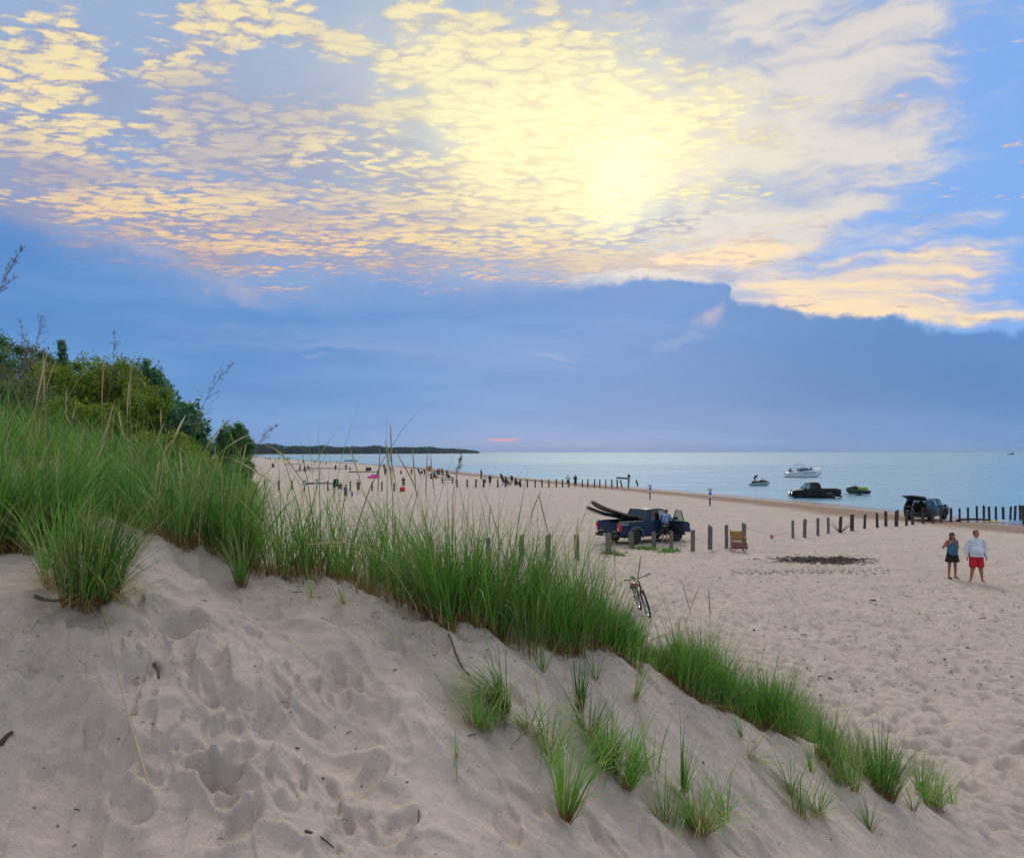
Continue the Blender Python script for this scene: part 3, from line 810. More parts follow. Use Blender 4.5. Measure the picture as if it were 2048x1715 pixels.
def stalk(pix, d, head, label, r=0.0028, d2=None):
    d2 = d if d2 is None else d2
    pts = []
    for i, (px, py) in enumerate(pix):
        dd = d+(d2-d)*i/(len(pix)-1); v = ray(px, py); k = dd/v.y
        pts.append((v.x*k, dd, CAMZ+v.z*k))
    g = float(height(pts[0][0], pts[0][1]))
    if pts[0][2] > g: pts.insert(0, (pts[0][0]-(pts[1][0]-pts[0][0])*0.15, pts[0][1]+0.02, g-0.03))
    S = spline(pts, 22); base = np.array(pts[0]); base[2] = g
    S = S-base
    root = bpy.data.objects.new('seed_stalk', None); C.objects.link(root); root.location = base; root.empty_display_size = 0.1
    tag(root, label, 'grass stalk', 'tall seed stalks in the beach grass')
    k = 15
    V, f = tube(S, r, r*0.5, 4); np_mesh('stem', V, f, SEED if head == 'spike' else PANICLE, parent=root, attrs={'leaf': attr_for(len(V), rng.uniform())})
    if head == 'spike':
        H = spline(S[k:], 12); n = len(H); rr = 0.0014+0.0044*np.sin(np.linspace(0.25, PI-0.05, n))**0.8
        V, f = tube(H, rr*(1+rng.normal(0, 0.12, n)), 0, 6)
        np_mesh('seed_head', V, f, SEED, parent=root, attrs={'leaf': attr_for(len(V), rng.uniform())})
    else:
        Vs, Fs, o = [], [], 0
        H = S[10:]; T = H[-1]-H[0]; LT = np.linalg.norm(T)
        for j in range(30):
            s = rng.uniform(0, 0.96); p = H[0]*(1-s)+H[-1]*s; i0 = min(int(s*(len(H)-1)), len(H)-2); p = H[i0]
            dr = T/LT+rng.normal(0, 0.55, 3)*np.array([1, 1, 0.6]); dr /= np.linalg.norm(dr); ln = LT*rng.uniform(0.15, 0.42)*(1.1-s)
            q = [p, p+dr*ln*0.5+np.array([0, 0, 0.01]), p+dr*ln+np.array([0, 0, -0.012])]
            V, f = tube(q, 0.0009, 0.0006, 3); Vs.append(V); Fs.append(f+o); o += len(V)
            for m_ in range(5):
                b = p+dr*ln*rng.uniform(0.4, 1.0); e = b+rng.normal(0, 1, 3)*0.012+np.array([0, 0, 0.008])
                V, f = tube([b, (b+e)/2, e], 0.0014, 0.0008, 3); Vs.append(V); Fs.append(f+o); o += len(V)
        V = np.vstack(Vs); np_mesh('seed_head', V, np.vstack(Fs), PANICLE, parent=root, attrs={'leaf': attr_for(len(V), 0.4)})
stalk([(-30, 800), (-20, 640), (10, 555), (45, 497)], 5.0, 'panicle', 'highest feathery seed stalk, cut by the left edge of the photo', d2=4.8)
stalk([(20, 860), (40, 760), (72, 690), (82, 630)], 6.5, 'panicle', 'thin feathery stalk in front of the purplish shrub')
stalk([(95, 830), (70, 740), (48, 690), (40, 640)], 6.8, 'panicle', 'left-leaning feathery stalk in front of the dark far tree')
stalk([(210, 880), (218, 780), (226, 720), (230, 662)], 7.5, 'panicle', 'feathery stalk rising above the middle of the olive shrubs')
stalk([(290, 860), (278, 780), (275, 745), (280, 712)], 8.0, 'panicle', 'small feathery stalk above the blue green treetop')
stalk([(350, 960), (385, 860), (425, 775), (468, 726)], 7.5, 'panicle', 'feathery stalk leaning right against the sky beside the shrubs')
stalk([(480, 980), (505, 910), (530, 870), (560, 848)], 8.5, 'panicle', 'faint feathery stalk above the dark round bush')
stalk([(905, 1010), (912, 960), (918, 930), (924, 902)], 7.0, 'panicle', 'tiny feathery stalk against the water above the crest grass')
stalk([(266, 1010), (264, 900), (260, 800), (262, 727)], 6.8, 'spike', 'straight spike, tallest of the left dune grass')
stalk([(258, 1000), (256, 890), (255, 820), (258, 762)], 6.6, 'spike', 'straight spike close beside the tallest one on the left dune')
stalk([(205, 1000), (205, 890), (204, 800), (207, 725)], 7.0, 'spike', 'straight spike left of the pair on the left dune')
stalk([(60, 960), (75, 870), (88, 790), (86, 705)], 6.0, 'spike', 'pale spike rising before the leftmost shrubs')
stalk([(50, 940), (75, 850), (95, 770), (112, 720)], 6.2, 'spike', 'pale spike leaning right across its neighbour on the far left')
stalk([(132, 930), (133, 870), (132, 820), (133, 777)], 7.2, 'spike', 'short spike between the leftmost spikes and the straight pair')
stalk([(388, 1060), (392, 955), (418, 885), (462, 836)], 6.6, 'spike', 'upper arching spike in front of the dark round bush')
stalk([(400, 1060), (432, 925), (460, 890), (496, 870)], 6.6, 'spike', 'lower arching spike in front of the dark round bush')
stalk([(400, 1040), (415, 950), (445, 914), (490, 930), (548, 966)], 6.4, 'spike', 'spike bowing over to the right below the bush')
stalk([(455, 1060), (470, 930), (500, 885), (560, 905), (612, 972)], 6.6, 'spike', 'long spike bowing down over the beach at centre left')
stalk([(790, 1180), (786, 1050), (784, 950), (781, 850)], 6.8, 'spike', 'tallest straight spike of the crest grass reaching above the horizon')
stalk([(800, 1180), (792, 1060), (782, 960), (770, 880)], 6.8, 'spike', 'second tallest crest spike, leaning left beside the tallest')
stalk([(812, 1180), (802, 1050), (790, 960), (775, 893)], 6.9, 'spike', 'third crest spike of the tall group, most leaning left')
stalk([(770, 1170), (745, 1050), (720, 960), (699, 893)], 6.9, 'spike', 'lone crest spike leaning left over the far shore')
stalk([(760, 1170), (752, 1060), (756, 980), (760, 896)], 6.8, 'spike', 'slim crest spike just left of the tall group')
stalk([(860, 1200), (850, 1080), (832, 980), (790, 900)], 7.0, 'spike', 'crest spike curving left over the water behind the tall group')
stalk([(860, 1200), (842, 1080), (832, 980), (824, 888)], 7.0, 'spike', 'crest spike right of the tall group, tip on the far shore')
stalk([(905, 1220), (885, 1090), (868, 980), (861, 908)], 7.0, 'spike', 'crest spike standing in front of the beach crowd')
stalk([(880, 1200), (860, 1090), (852, 990), (855, 905)], 7.0, 'spike', 'slim spike just left of the one before the crowd')
stalk([(860, 1210), (810, 1090), (730, 1052), (650, 1056)], 6.2, 'spike', 'long pale spike arching level to the left over the crest grass')
stalk([(830, 1210), (760, 1110), (690, 1085), (620, 1088)], 6.1, 'spike', 'second pale spike lying level to the left under the first')
stalk([(1040, 1250), (1010, 1150), (980, 1060), (982, 1010)], 7.0, 'spike', 'spike bent at its tip left of the blue pickup')
stalk([(1120, 1280), (1080, 1150), (1060, 1050), (1082, 980)], 7.2, 'spike', 'spike rising towards the row of posts left of the pickup')
stalk([(1150, 1280), (1120, 1150), (1095, 1060), (1078, 990)], 7.2, 'spike', 'spike leaning left just before the pickup boards')
stalk([(1250, 1330), (1262, 1240), (1272, 1180), (1282, 1110)], 7.6, 'spike', 'slender spike crossing the handlebar of the bicycle')
stalk([(1230, 1330), (1232, 1200), (1230, 1140), (1228, 1080)], 7.5, 'spike', 'slender upright spike left of the bicycle')
stalk([(1400, 1400), (1398, 1290), (1380, 1220), (1363, 1160)], 8.2, 'spike', 'slender spike leaning left on the trampled beach, right of the bicycle')
stalk([(1420, 1400), (1421, 1300), (1420, 1230), (1417, 1175)], 8.3, 'spike', 'upright spike farthest right against the trampled beach')
stalk([(1290, 1400), (1300, 1330), (1296, 1285), (1345, 1265)], 7.4, 'spike', 'short pale spike bent flat to the right over the crest grass')
stalk([(205, 1215), (230, 1330), (262, 1450), (302, 1582)], 4.75, 'spike', 'long fallen seed stalk hanging down the bare sand, left', d2=3.75)

# ------------------------------------------------------------------ shrubs and trees on the left dune
BARK = mat('bark', (0.12, 0.09, 0.07), 0.9, var=0.35, vscale=6, bump=0.6)
def crown_mat(name, a, b, c=None): return leaf_material(name, (a, b) if c is None else (a, b, c), transl=0.45, rough=0.6)
LEAF_DARK = crown_mat('leaf_dark', (0.03, 0.12, 0.035), (0.13, 0.30, 0.08))
LEAF_BLUE = crown_mat('leaf_blue', (0.03, 0.13, 0.07), (0.14, 0.32, 0.15))
LEAF_OLIVE = crown_mat('leaf_olive', (0.07, 0.18, 0.018), (0.28, 0.38, 0.04), (0.42, 0.33, 0.07))
LEAF_YELLOW = crown_mat('leaf_yellow', (0.12, 0.22, 0.012), (0.32, 0.36, 0.035))
LEAF_PURPLE = crown_mat('leaf_purple', (0.07, 0.16, 0.05), (0.20, 0.28, 0.12), (0.32, 0.23, 0.18))
def tree(kind, px, ptop, hw, d, matl, label, cat, nleaf=9000, lsize=0.11, clumps=40, foot=None, squash=0.8, name='shrub', spiky=0.0, bare=0.0):
    v = ray(px, ptop); k = d/v.y; x = v.x*k; ztop = CAMZ+v.z*k
    zb = float(height(x, d)); H = max(ztop-zb, 0.8); W = hw/F*d
    root = bpy.data.objects.new(name, None); C.objects.link(root); root.location = (x, d, zb)
    tag(root, label, cat, kind)
    r2 = np.random.default_rng(int(px*7+ptop))
    cz = H*0.56; rz = H*0.46
    cl = []
    while len(cl) < clumps:
        p = r2.uniform(-1, 1, 3)
        q = np.linalg.norm(p)
        if q > 1 or q < 0.35: continue
        top = 1-spiky*max(0.0, p[2])
        s = r2.uniform(0.14, 0.34)*(1-0.2*q)
        cl.append((p[0]*W*0.86*top, p[1]*W*squash*0.86*top, cz+p[2]*rz*0.9, s*W*0.9, s*min(W, H)*0.75))
    # limbs
    Vs, Fs, o = [], [], 0
    def addt(path, a, b, ns=6):
        nonlocal o
        V, f = tube(path, a, b, ns); Vs.append(V); Fs.append(f+o); o += len(V)
    tr = max(0.05, H*0.022)
    addt([(0, 0, -0.2), (0.05*W, 0, H*0.25), (-0.03*W, 0.03*W, H*0.55), (0, 0, H*0.86)], tr, tr*0.25, 7)
    for c in cl:
        s = r2.uniform(0.1, 0.55); b = np.array((0.02*W, 0, H*s*0.8)); e = np.array(c[:3])
        m_ = (b+e)/2+np.array((r2.normal()*0.1*W, r2.normal()*0.1*W, 0.05*H))
        addt(spline([b, m_, e], 6), tr*0.45, tr*0.08, 5)
    V = np.vstack(Vs); np_mesh('trunk', V, np.vstack(Fs), BARK, parent=root)
    # leaves: small pairs of folded faces scattered through the clumps
    n = nleaf
    n = int(nleaf*1.9)
    ci = r2.integers(0, len(cl), n); c = np.array(cl)[ci]
    u = r2.normal(0, 1, (n, 3)); u /= np.linalg.norm(u, axis=1)[:, None]; rad = np.abs(r2.normal(0, 0.62, n))+0.12
    P = c[:, :3]+u*rad[:, None]*np.stack([c[:, 3], c[:, 3]*squash, c[:, 4]], -1)
    # leaves along the limbs and through the body of the crown as well
    k = r2.uniform(0, 1, n) < 0.5
    w_ = r2.normal(0, 1, (n, 3)); w_ /= np.linalg.norm(w_, axis=1)[:, None]
    rr_ = r2.uniform(0.1, 1, n)**0.45*(0.86+0.16*np.sin(w_[:, 0]*7+w_[:, 2]*5)+0.10*np.sin(w_[:, 2]*15+w_[:, 0]*11))
    bod = w_*rr_[:, None]*np.array([W*0.92, W*squash*0.92, rz*0.95])+np.array([0, 0, cz])
    tp = 1-spiky*np.clip((bod[:, 2]-cz)/rz, 0, 1)
    bod[:, 0] *= tp; bod[:, 1] *= tp
    P[k] = bod[k]
    a = r2.normal(0, 1, (n, 3)); a /= np.linalg.norm(a, axis=1)[:, None]
    b = np.cross(a, r2.normal(0, 1, (n, 3))); b /= np.linalg.norm(b, axis=1)[:, None]
    L = lsize*1.3*r2.uniform(0.6, 1.35, n)[:, None]; Wd = L*0.42
    v0 = P-a*L*0.5; v1 = P+b*Wd*0.5; v2 = P+a*L*0.5; v3 = P-b*Wd*0.5
    V = np.stack([v0, v1, v2, v3], 1).reshape(-1, 3)
    V[:, 2] = np.maximum(V[:, 2], -0.1)
    f = np.arange(n*4).reshape(-1, 4)
    cr = r2.uniform(0, 1, len(cl)); g = np.clip(cr[ci]*0.65+r2.uniform(0, 0.4, n), 0, 1)
    A = np.ones((n, 4, 4), np.float32); A[..., 0] = 0.5; A[..., 1] = g[:, None]; A[..., 2] = 0
    np_mesh('crown', V, f, matl, parent=root, attrs={'leaf': A.reshape(-1, 4)})
    return root
GV = 'shrubs and trees behind the left dune'
tree(GV, -30, 640, 95, 48, LEAF_DARK, 'dark leafy tree cut by the left edge of the photo', 'tree', 9000, 0.16, name='broadleaf_tree')
tree(GV, 55, 680, 85, 34, LEAF_PURPLE, 'purplish grey shrub between the leftmost tree and the conifer', 'shrub', 9000, 0.10)
tree(GV, 125, 668, 34, 55, LEAF_BLUE, 'small pointed blue green tree poking above the shrubs', 'tree', 4500, 0.16, clumps=22, name='evergreen_tree', spiky=0.75)
tree(GV, 118, 708, 90, 31, LEAF_YELLOW, 'bright yellow green shrub below the pointed tree', 'shrub', 11000, 0.10)
tree(GV, 30, 742, 110, 27, LEAF_PURPLE, 'dull brownish shrub low at the far left behind the grass', 'shrub', 8000, 0.09)
tree(GV, 215, 700, 105, 30, LEAF_OLIVE, 'big olive shrub forming the top of the thicket', 'shrub', 15000, 0.10, clumps=56)
tree(GV, 200, 690, 26, 40, LEAF_BLUE, 'slim leafy shoot sticking up behind the olive shrub', 'shrub', 1500, 0.12, clumps=12)
tree(GV, 296, 712, 56, 44, LEAF_BLUE, 'rounded blue green tree behind the olive thicket', 'tree', 8000, 0.15, name='broadleaf_tree')
tree(GV, 165, 790, 110, 25, LEAF_OLIVE, 'lower olive shrub in front of the yellow green one', 'shrub', 12000, 0.09, clumps=46)
tree(GV, 305, 770, 105, 27, LEAF_OLIVE, 'golden olive shrub on the right half of the thicket', 'shrub', 15000, 0.09, clumps=56)
tree(GV, 372, 778, 52, 26, LEAF_BLUE, 'open leafy cottonwood sapling at the right end of the thicket', 'sapling', 3600, 0.14, clumps=20)
tree(GV, 405, 800, 24, 25.5, LEAF_BLUE, 'thin branch shoot of broad leaves leaning out to the right', 'sapling', 700, 0.15, clumps=9)
tree(GV, 330, 850, 90, 24, LEAF_OLIVE, 'low dense shrub at the foot of the golden olive one', 'shrub', 10000, 0.08)
tree(GV, 398, 868, 42, 30, LEAF_YELLOW, 'small yellow green bush left of the dark round bush', 'shrub', 6000, 0.08)
tree(GV, 468, 838, 44, 75, LEAF_DARK, 'dark round bush alone where the dune meets the beach', 'shrub', 12000, 0.17, clumps=56)
tree(GV, 478, 905, 36, 70, LEAF_PURPLE, 'grey brushy dead-looking bush under the dark round one', 'shrub', 5000, 0.13)
# ------------------------------------------------------------------ modelling kit
class MB:
    def __init__(self): self.bm = bmesh.new()
    def add(self, V, Fs, M=None):
        vs = [self.bm.verts.new(M @ Vector(v) if M else Vector(v)) for v in V]
        for f in Fs:
            try: self.bm.faces.new([vs[int(i)] for i in f])
            except ValueError: pass
        return self
    def box(self, c, s, rot=(0, 0, 0), M=None, taper=(1, 1)):
        hx, hy, hz = s[0]/2, s[1]/2, s[2]/2; tx, ty = taper
        V = [(-hx,-hy,-hz),(hx,-hy,-hz),(hx,hy,-hz),(-hx,hy,-hz),(-hx*tx,-hy*ty,hz),(hx*tx,-hy*ty,hz),(hx*tx,hy*ty,hz),(-hx*tx,hy*ty,hz)]
        m = Matrix.Translation(c) @ Matrix.Rotation(rot[2], 4, 'Z') @ Matrix.Rotation(rot[1], 4, 'Y') @ Matrix.Rotation(rot[0], 4, 'X')
        if M: m = M @ m
        return self.add(V, [(0,3,2,1),(4,5,6,7),(0,1,5,4),(1,2,6,5),(2,3,7,6),(3,0,4,7)], m)
    def prism(self, pts, y0, y1, M=None, y0b=None, y1b=None, zb=None, zt=None):
        """side outline (x,z) extruded across y"""
        n = len(pts)
        V = [(x, y0, z) for x, z in pts]+[(x, y1, z) for x, z in pts]
        return self.add(V, [tuple(range(n)), tuple(range(2*n-1, n-1, -1))]+[(i+n, (i+1) % n+n, (i+1) % n, i) for i in range(n)], M)
    def tube(self, path, r0, r1=None, ns=8, caps=True, M=None):
        V, f = tube(path, r0, r0 if r1 is None else r1, ns)
        F_ = [tuple(q) for q in f]
        if caps:
            F_.append(tuple(range(ns))[::-1]); F_.append(tuple(range(len(V)-ns, len(V))))
        return self.add(V, F_, M)
    def loft(self, rings, closed=True, caps=True, M=None):
        ns = len(rings[0]); V = [p for r in rings for p in r]; Fs = []
        for i in range(len(rings)-1):
            for j in range(ns if closed else ns-1):
                Fs.append((i*ns+j, i*ns+(j+1) % ns, (i+1)*ns+(j+1) % ns, (i+1)*ns+j))
        if caps: Fs.append(tuple(range(ns))[::-1]); Fs.append(tuple(range(len(V)-ns, len(V))))
        return self.add(V, Fs, M)
    def lathe(self, prof, c=(0, 0, 0), axis='Y', ns=24, M=None):
        rings = []
        for r, h in prof:
            ring = []
            for k in range(ns):
                a = 2*PI*k/ns; p = (r*math.cos(a), h, r*math.sin(a)) if axis == 'Y' else (r*math.cos(a), r*math.sin(a), h)
                ring.append((p[0]+c[0], p[1]+c[1], p[2]+c[2]))
            rings.append(ring)
        return self.loft(rings, M=M)
    def ball(self, c, r, seg=12, M=None):
        r = r if hasattr(r, '__len__') else (r, r, r)
        m = Matrix.Translation(c) @ Matrix.Diagonal((r[0], r[1], r[2], 1))
        if M: m = M @ m
        bmesh.ops.create_uvsphere(self.bm, u_segments=seg, v_segments=max(6, seg*2//3), radius=1.0, matrix=m)
        return self
    def build(self, name, m, parent=None, bevel=0.0, smooth=True, loc=None, seg=2):
        bm = self.bm
        bmesh.ops.recalc_face_normals(bm, faces=bm.faces)
        if bevel > 0:
            es = [e for e in bm.edges if len(e.link_faces) == 2 and e.calc_face_angle(0) > 0.5]
            bmesh.ops.bevel(bm, geom=es, offset=bevel, segments=seg, affect='EDGES', profile=0.6, clamp_overlap=True)
        if smooth:
            for f in bm.faces: f.smooth = True
            for e in bm.edges:
                if len(e.link_faces) == 2 and e.calc_face_angle(0) > 0.7: e.smooth = False
        me = bpy.data.meshes.new(name); bm.to_mesh(me); bm.free()
        if m: me.materials.append(m)
        o = bpy.data.objects.new(name, me); C.objects.link(o)
        if parent: o.parent = parent
        if loc: o.location = loc
        return o
def thing(name, label, cat, loc=(0, 0, 0), rz=0.0, group=None):
    o = bpy.data.objects.new(name, None); C.objects.link(o); o.empty_display_size = 0.2
    o.location = loc; o.rotation_euler = (0, 0, rz)
    tag(o, label, cat, group); return o
def copy_tree(o, parent=None):
    c = o.copy(); C.objects.link(c); c.parent = parent
    for ch in list(o.children): copy_tree(ch, c)
    return c
def glass(name, tint, a=0.6, rough=0.05):
    m = bpy.data.materials.new(name); m.use_nodes = True
    t = m.node_tree; n = NT(t); t.nodes.remove(t.nodes['Principled BSDF']); out = t.nodes['Material Output']
    tr = n.node('ShaderNodeBsdfTransparent'); tr.inputs[0].default_value = (*tint, 1)
    gl = n.node('ShaderNodeBsdfGlossy'); gl.inputs['Roughness'].default_value = rough
    fr = n.node('ShaderNodeLayerWeight'); fr.inputs[0].default_value = 0.18
    mx = n.node('ShaderNodeMixShader')
    t.links.new((E(n, fr.outputs[1])*0.55+0.03).s, mx.inputs[0]); t.links.new(tr.outputs[0], mx.inputs[1]); t.links.new(gl.outputs[0], mx.inputs[2])
    t.links.new(mx.outputs[0], out.inputs[0]); return m
def emis(name, col, s=1.0):
    m = bpy.data.materials.new(name); m.use_nodes = True; b = m.node_tree.nodes['Principled BSDF']
    b.inputs['Base Color'].default_value = (*col, 1); b.inputs['Emission Color'].default_value = (*col, 1); b.inputs['Emission Strength'].default_value = s
    return m
def text(name, s, m, parent, loc, rot, size, extrude=0.003, align='CENTER'):
    cu = bpy.data.curves.new(name, 'FONT'); cu.body = s; cu.size = size; cu.extrude = extrude; cu.align_x = align
    cu.resolution_u = 2
    o = bpy.data.objects.new(name, cu); C.objects.link(o)
    dg = bpy.context.evaluated_depsgraph_get()
    me = bpy.data.meshes.new_from_object(o.evaluated_get(dg)); me.name = name
    bpy.data.objects.remove(o)
    me.materials.clear(); me.materials.append(m)
    q = bpy.data.objects.new(name, me); C.objects.link(q); q.parent = parent; q.location = loc; q.rotation_euler = rot
    return q

BLACK = mat('black_trim', (0.012, 0.012, 0.014), 0.5)
RUBBER = mat('tyre_rubber', (0.018, 0.018, 0.019), 0.85, bump=0.3, bscale=60)
ALLOY = mat('alloy', (0.45, 0.46, 0.48), 0.3, metal=0.9)
CHROME = mat('chrome', (0.6, 0.62, 0.65), 0.15, metal=1.0)
INTERIOR = mat('interior', (0.02, 0.02, 0.022), 0.8)
BLUE_PAINT = mat('blue_paint', (0.004, 0.022, 0.075), 0.42, spec=0.3, coat=0.08, var=0.15, vscale=2)
BLUE_LIGHT = mat('blue_flare', (0.03, 0.075, 0.16), 0.4, coat=0.4)
BLACK_PAINT = mat('black_paint', (0.006, 0.007, 0.009), 0.35, spec=0.25, coat=0.1)
DARK_LENS = mat('dark_lens', (0.06, 0.004, 0.004), 0.3)
SUV_PAINT = mat('dark_blue_paint', (0.004, 0.018, 0.04), 0.35, coat=0.25)
RED_LENS = mat('red_lens', (0.55, 0.01, 0.01), 0.25, coat=0.5)
WHITE_LENS = mat('white_lens', (0.75, 0.75, 0.78), 0.2, coat=0.5)
HEADLIGHT = mat('headlight_lens', (0.6, 0.65, 0.7), 0.1, coat=0.5)
LIT = emis('lit_headlight', (0.85, 0.95, 0.8), 1.6)
WHITE = mat('white_gelcoat', (0.72, 0.74, 0.76), 0.3, coat=0.4)
GLASS_T = glass('clear_glass', (0.72, 0.80, 0.78))
GLASS_D = glass('tinted_glass', (0.08, 0.09, 0.10))
PLATE = mat('plate', (0.55, 0.6, 0.68), 0.4)
PLATE_INK = mat('plate_ink', (0.03, 0.08, 0.3), 0.5)
DECAL = mat('decal', (0.7, 0.72, 0.75), 0.4)

# ------------------------------------------------------------------ cars
def arch(cx, cz, r, a0, a1, n=9):
    return [(cx+r*math.cos(R(a0+(a1-a0)*i/(n-1))), cz+r*math.sin(R(a0+(a1-a0)*i/(n-1)))) for i in range(n)]
def wheel(parent, x, y, r, w, side):
    wh = MB().lathe([(r*0.62, -w/2), (r*0.9, -w/2), (r, -w/2+0.04), (r, w/2-0.04), (r*0.9, w/2), (r*0.62, w/2)], ns=28).build('wheel', RUBBER, parent)
    wh.location = (x, y, r)
    b = MB().lathe([(r*0.63, -w*0.3), (r*0.63, w*0.38*1.0), (r*0.56, w*0.40), (r*0.54, w*0.15), (0.03, w*0.15)], ns=24)
    rim = b.build('rim', BLACK, wh)
    sp = MB()
    for k in range(6):
        a = 2*PI*k/6
        sp.box((math.cos(a)*r*0.33, w*0.24, math.sin(a)*r*0.33), (r*0.52, 0.03, 0.055), rot=(0, -a, 0))
    sp.lathe([(0.07, w*0.16), (0.07, w*0.34), (0.03, w*0.36)], ns=12)
    s = sp.build('spokes', ALLOY, wh, bevel=0.006)
    if side < 0:
        for o in (rim, s): o.rotation_euler = (0, 0, PI)
    return wh
def vehicle(root, kind, paint, flare, tint, open_door=False, open_hatch=False, lit=False, text_on=False):
    W = 0.92; wb = 1.5; zr = 0.40; ar = 0.47
    pick = kind == 'pickup'
    belt = 1.16 if pick else 1.08
    rear = -2.62 if pick else -2.28
    roofz = 1.80 if pick else 1.74
    hoodx = 1.18
    front = 2.42
    dx0, dx1 = 0.22, 1.16               # front door
    bodyrail = belt+0.02
    # side panels: rear quarter, fender, sill
    for s in (1, -1):
        y0, y1 = (W-0.10, W) if s > 0 else (-W, -W+0.10)
        pts = [(rear+0.04, 0.52)]+arch(-wb, zr, ar, 170, 10)+[(dx0-0.012, 0.42), (dx0-0.012, belt), (rear+0.05, bodyrail), (rear, 0.98)]
        MB().prism(pts, y0, y1).build('rear_side_panel', paint, root, bevel=0.018)
        pts = [(dx1+0.012, 0.42)]+arch(wb, zr, ar, 170, 10)+[(front-0.05, 0.50), (front, 0.72), (front-0.02, 0.92), (front-0.18, 1.03), (hoodx, 1.13), (dx1+0.012, belt)]
        MB().prism(pts, y0, y1).build('fender', paint, root, bevel=0.018)
        MB().box(((dx0+dx1)/2, s*(W-0.06), 0.42), (dx1-dx0+0.1, 0.10, 0.12)).build('sill', paint, root, bevel=0.015)
        for cx in (-wb, wb):
            b = MB(); a_ = arch(cx, zr, ar-0.01, 188, -8, 15); o_ = arch(cx, zr, ar+0.085, 188, -8, 15)
            rings = [[(p[0], s*(W-0.02), p[1]), (p[0], s*(W+0.045), p[1]), (q[0], s*(W+0.03), q[1]), (q[0], s*(W-0.02), q[1])] for p, q in zip(a_, o_)]
            b.loft(rings).build('wheel_flare', flare, root, bevel=0.006)
    # hood, nose, cowl
    h = []
    for x, z, w in ((hoodx-0.05, 1.14, 0.82), (hoodx+0.45, 1.125, 0.82), (front-0.35, 1.075, 0.81), (front-0.06, 0.99, 0.79), (front, 0.86, 0.80), (front, 0.55, 0.80)):
        h.append([(x, y*w, z+0.035*(1-abs(y))-(0.0 if abs(y) < 1 else 0.02)) for y in (-1, -0.6, 0, 0.6, 1)])
    MB().loft(h, closed=False, caps=False).build('hood', paint, root)
    MB().box((front-0.55, 0, 0.72), (0.95, 1.5, 0.5)).build('engine_bay', BLACK, root)
    g = MB().box((front+0.012, 0, 0.80), (0.04, 0.95, 0.24))
    for k in range(3): g.box((front+0.035, 0, 0.73+k*0.07), (0.02, 0.9, 0.02))
    g.build('grille', BLACK, root, bevel=0.005)
    MB().box((front+0.05, 0, 0.54), (0.16, 1.72, 0.20)).build('front_bumper', BLACK if pick else paint, root, bevel=0.04)
    for s in (1, -1):
        MB().box((front-0.03, s*0.68, 0.84), (0.12, 0.34, 0.17), rot=(0, 0, -s*0.25)).build('headlight', LIT if lit else HEADLIGHT, root, bevel=0.03)
    MB().box((0, 0, 0.42), (4.2, 1.3, 0.16)).build('chassis', BLACK, root, bevel=0.02)
    # greenhouse
    ry = 0.68; by = W-0.06
    wsb, wst = (hoodx+0.02, belt-0.02), (0.66, roofz-0.06)
    rx0 = -0.42 if pick else -1.95
    rb = (-0.62, belt) if pick else (rear+0.04, belt)
    roof = []
    for x, z, w in ((rx0-0.03, roofz-0.06, ry-0.04), (rx0+0.1, roofz-0.015, ry), (0.0, roofz, ry), (0.52, roofz-0.02, ry), (0.70, roofz-0.07, ry-0.04)):
        roof.append([(x, w*k, z+0.03*(1-abs(k))) for k in (-1, -0.85, -0.4, 0, 0.4, 0.85, 1)]+[(x, w*k, z-0.05) for k in (1, 0, -1)])
    MB().loft(roof).build('roof', paint, root)
    def pillar(a, b, w=0.05, nm='pillar'):
        for s in (1, -1):
            MB().tube([(a[0], s*by, a[1]), ((a[0]+b[0])/2, s*(by+ry)/2+s*0.015, (a[1]+b[1])/2), (b[0], s*(ry-0.01), b[1]-0.02)], w, w*0.85, 6).build(nm, paint, root)
    pillar(wsb, wst, 0.035); pillar(rb, (rx0, roofz-0.03), 0.075 if pick else 0.06)
    pillar((dx0-0.03, belt), (dx0+0.02, roofz-0.03), 0.04)
    if pick:
        # panel between the half window and the rear corner
        for s in (1, -1):
            MB().add([(rb[0]-0.02, s*(by+0.01), belt), (-0.42, s*(by+0.012), belt), (-0.30, s*(ry+0.012), roofz-0.05), (rx0-0.02, s*ry, roofz-0.05),
                      (rb[0]-0.02, s*(by-0.04), belt), (-0.42, s*(by-0.04), belt), (-0.30, s*(ry-0.04), roofz-0.05), (rx0-0.02, s*(ry-0.04), roofz-0.05)],
                     [(0,1,2,3), (7,6,5,4), (0,4,5,1), (1,5,6,2), (2,6,7,3), (3,7,4,0)]).build('corner_panel', paint, root)
            MB().tube([(dx0-0.03, s*(by+0.012), belt+0.02), (-0.40, s*(by+0.012), belt+0.02), (-0.29, s*(ry+0.015), roofz-0.07), (dx0-0.02, s*(ry+0.015), roofz-0.07)], 0.022, None, 5).build('window_frame', flare, root)
    else:
        pillar((-0.75, belt), (-0.72, roofz-0.03), 0.035)
    def pane(pts, gm, nm='window'):
        c = sum((Vector(p) for p in pts), Vector())/len(pts)
        nrm = (Vector(pts[1])-Vector(pts[0])).cross(Vector(pts[2])-Vector(pts[0])).normalized()*0.006
        n_ = len(pts); V = [Vector(p)+nrm for p in pts]+[Vector(p)-nrm for p in pts]
        MB().add(V, [tuple(range(n_)), tuple(range(2*n_-1, n_-1, -1))]+[(i, (i+1) % n_, (i+1) % n_+n_, i+n_) for i in range(n_)]).build(nm, gm, root)
    pane([(wsb[0], -by+0.04, wsb[1]), (wsb[0], by-0.04, wsb[1]), (wst[0], ry-0.05, wst[1]), (wst[0], -ry+0.05, wst[1])], GLASS_T, 'windshield')
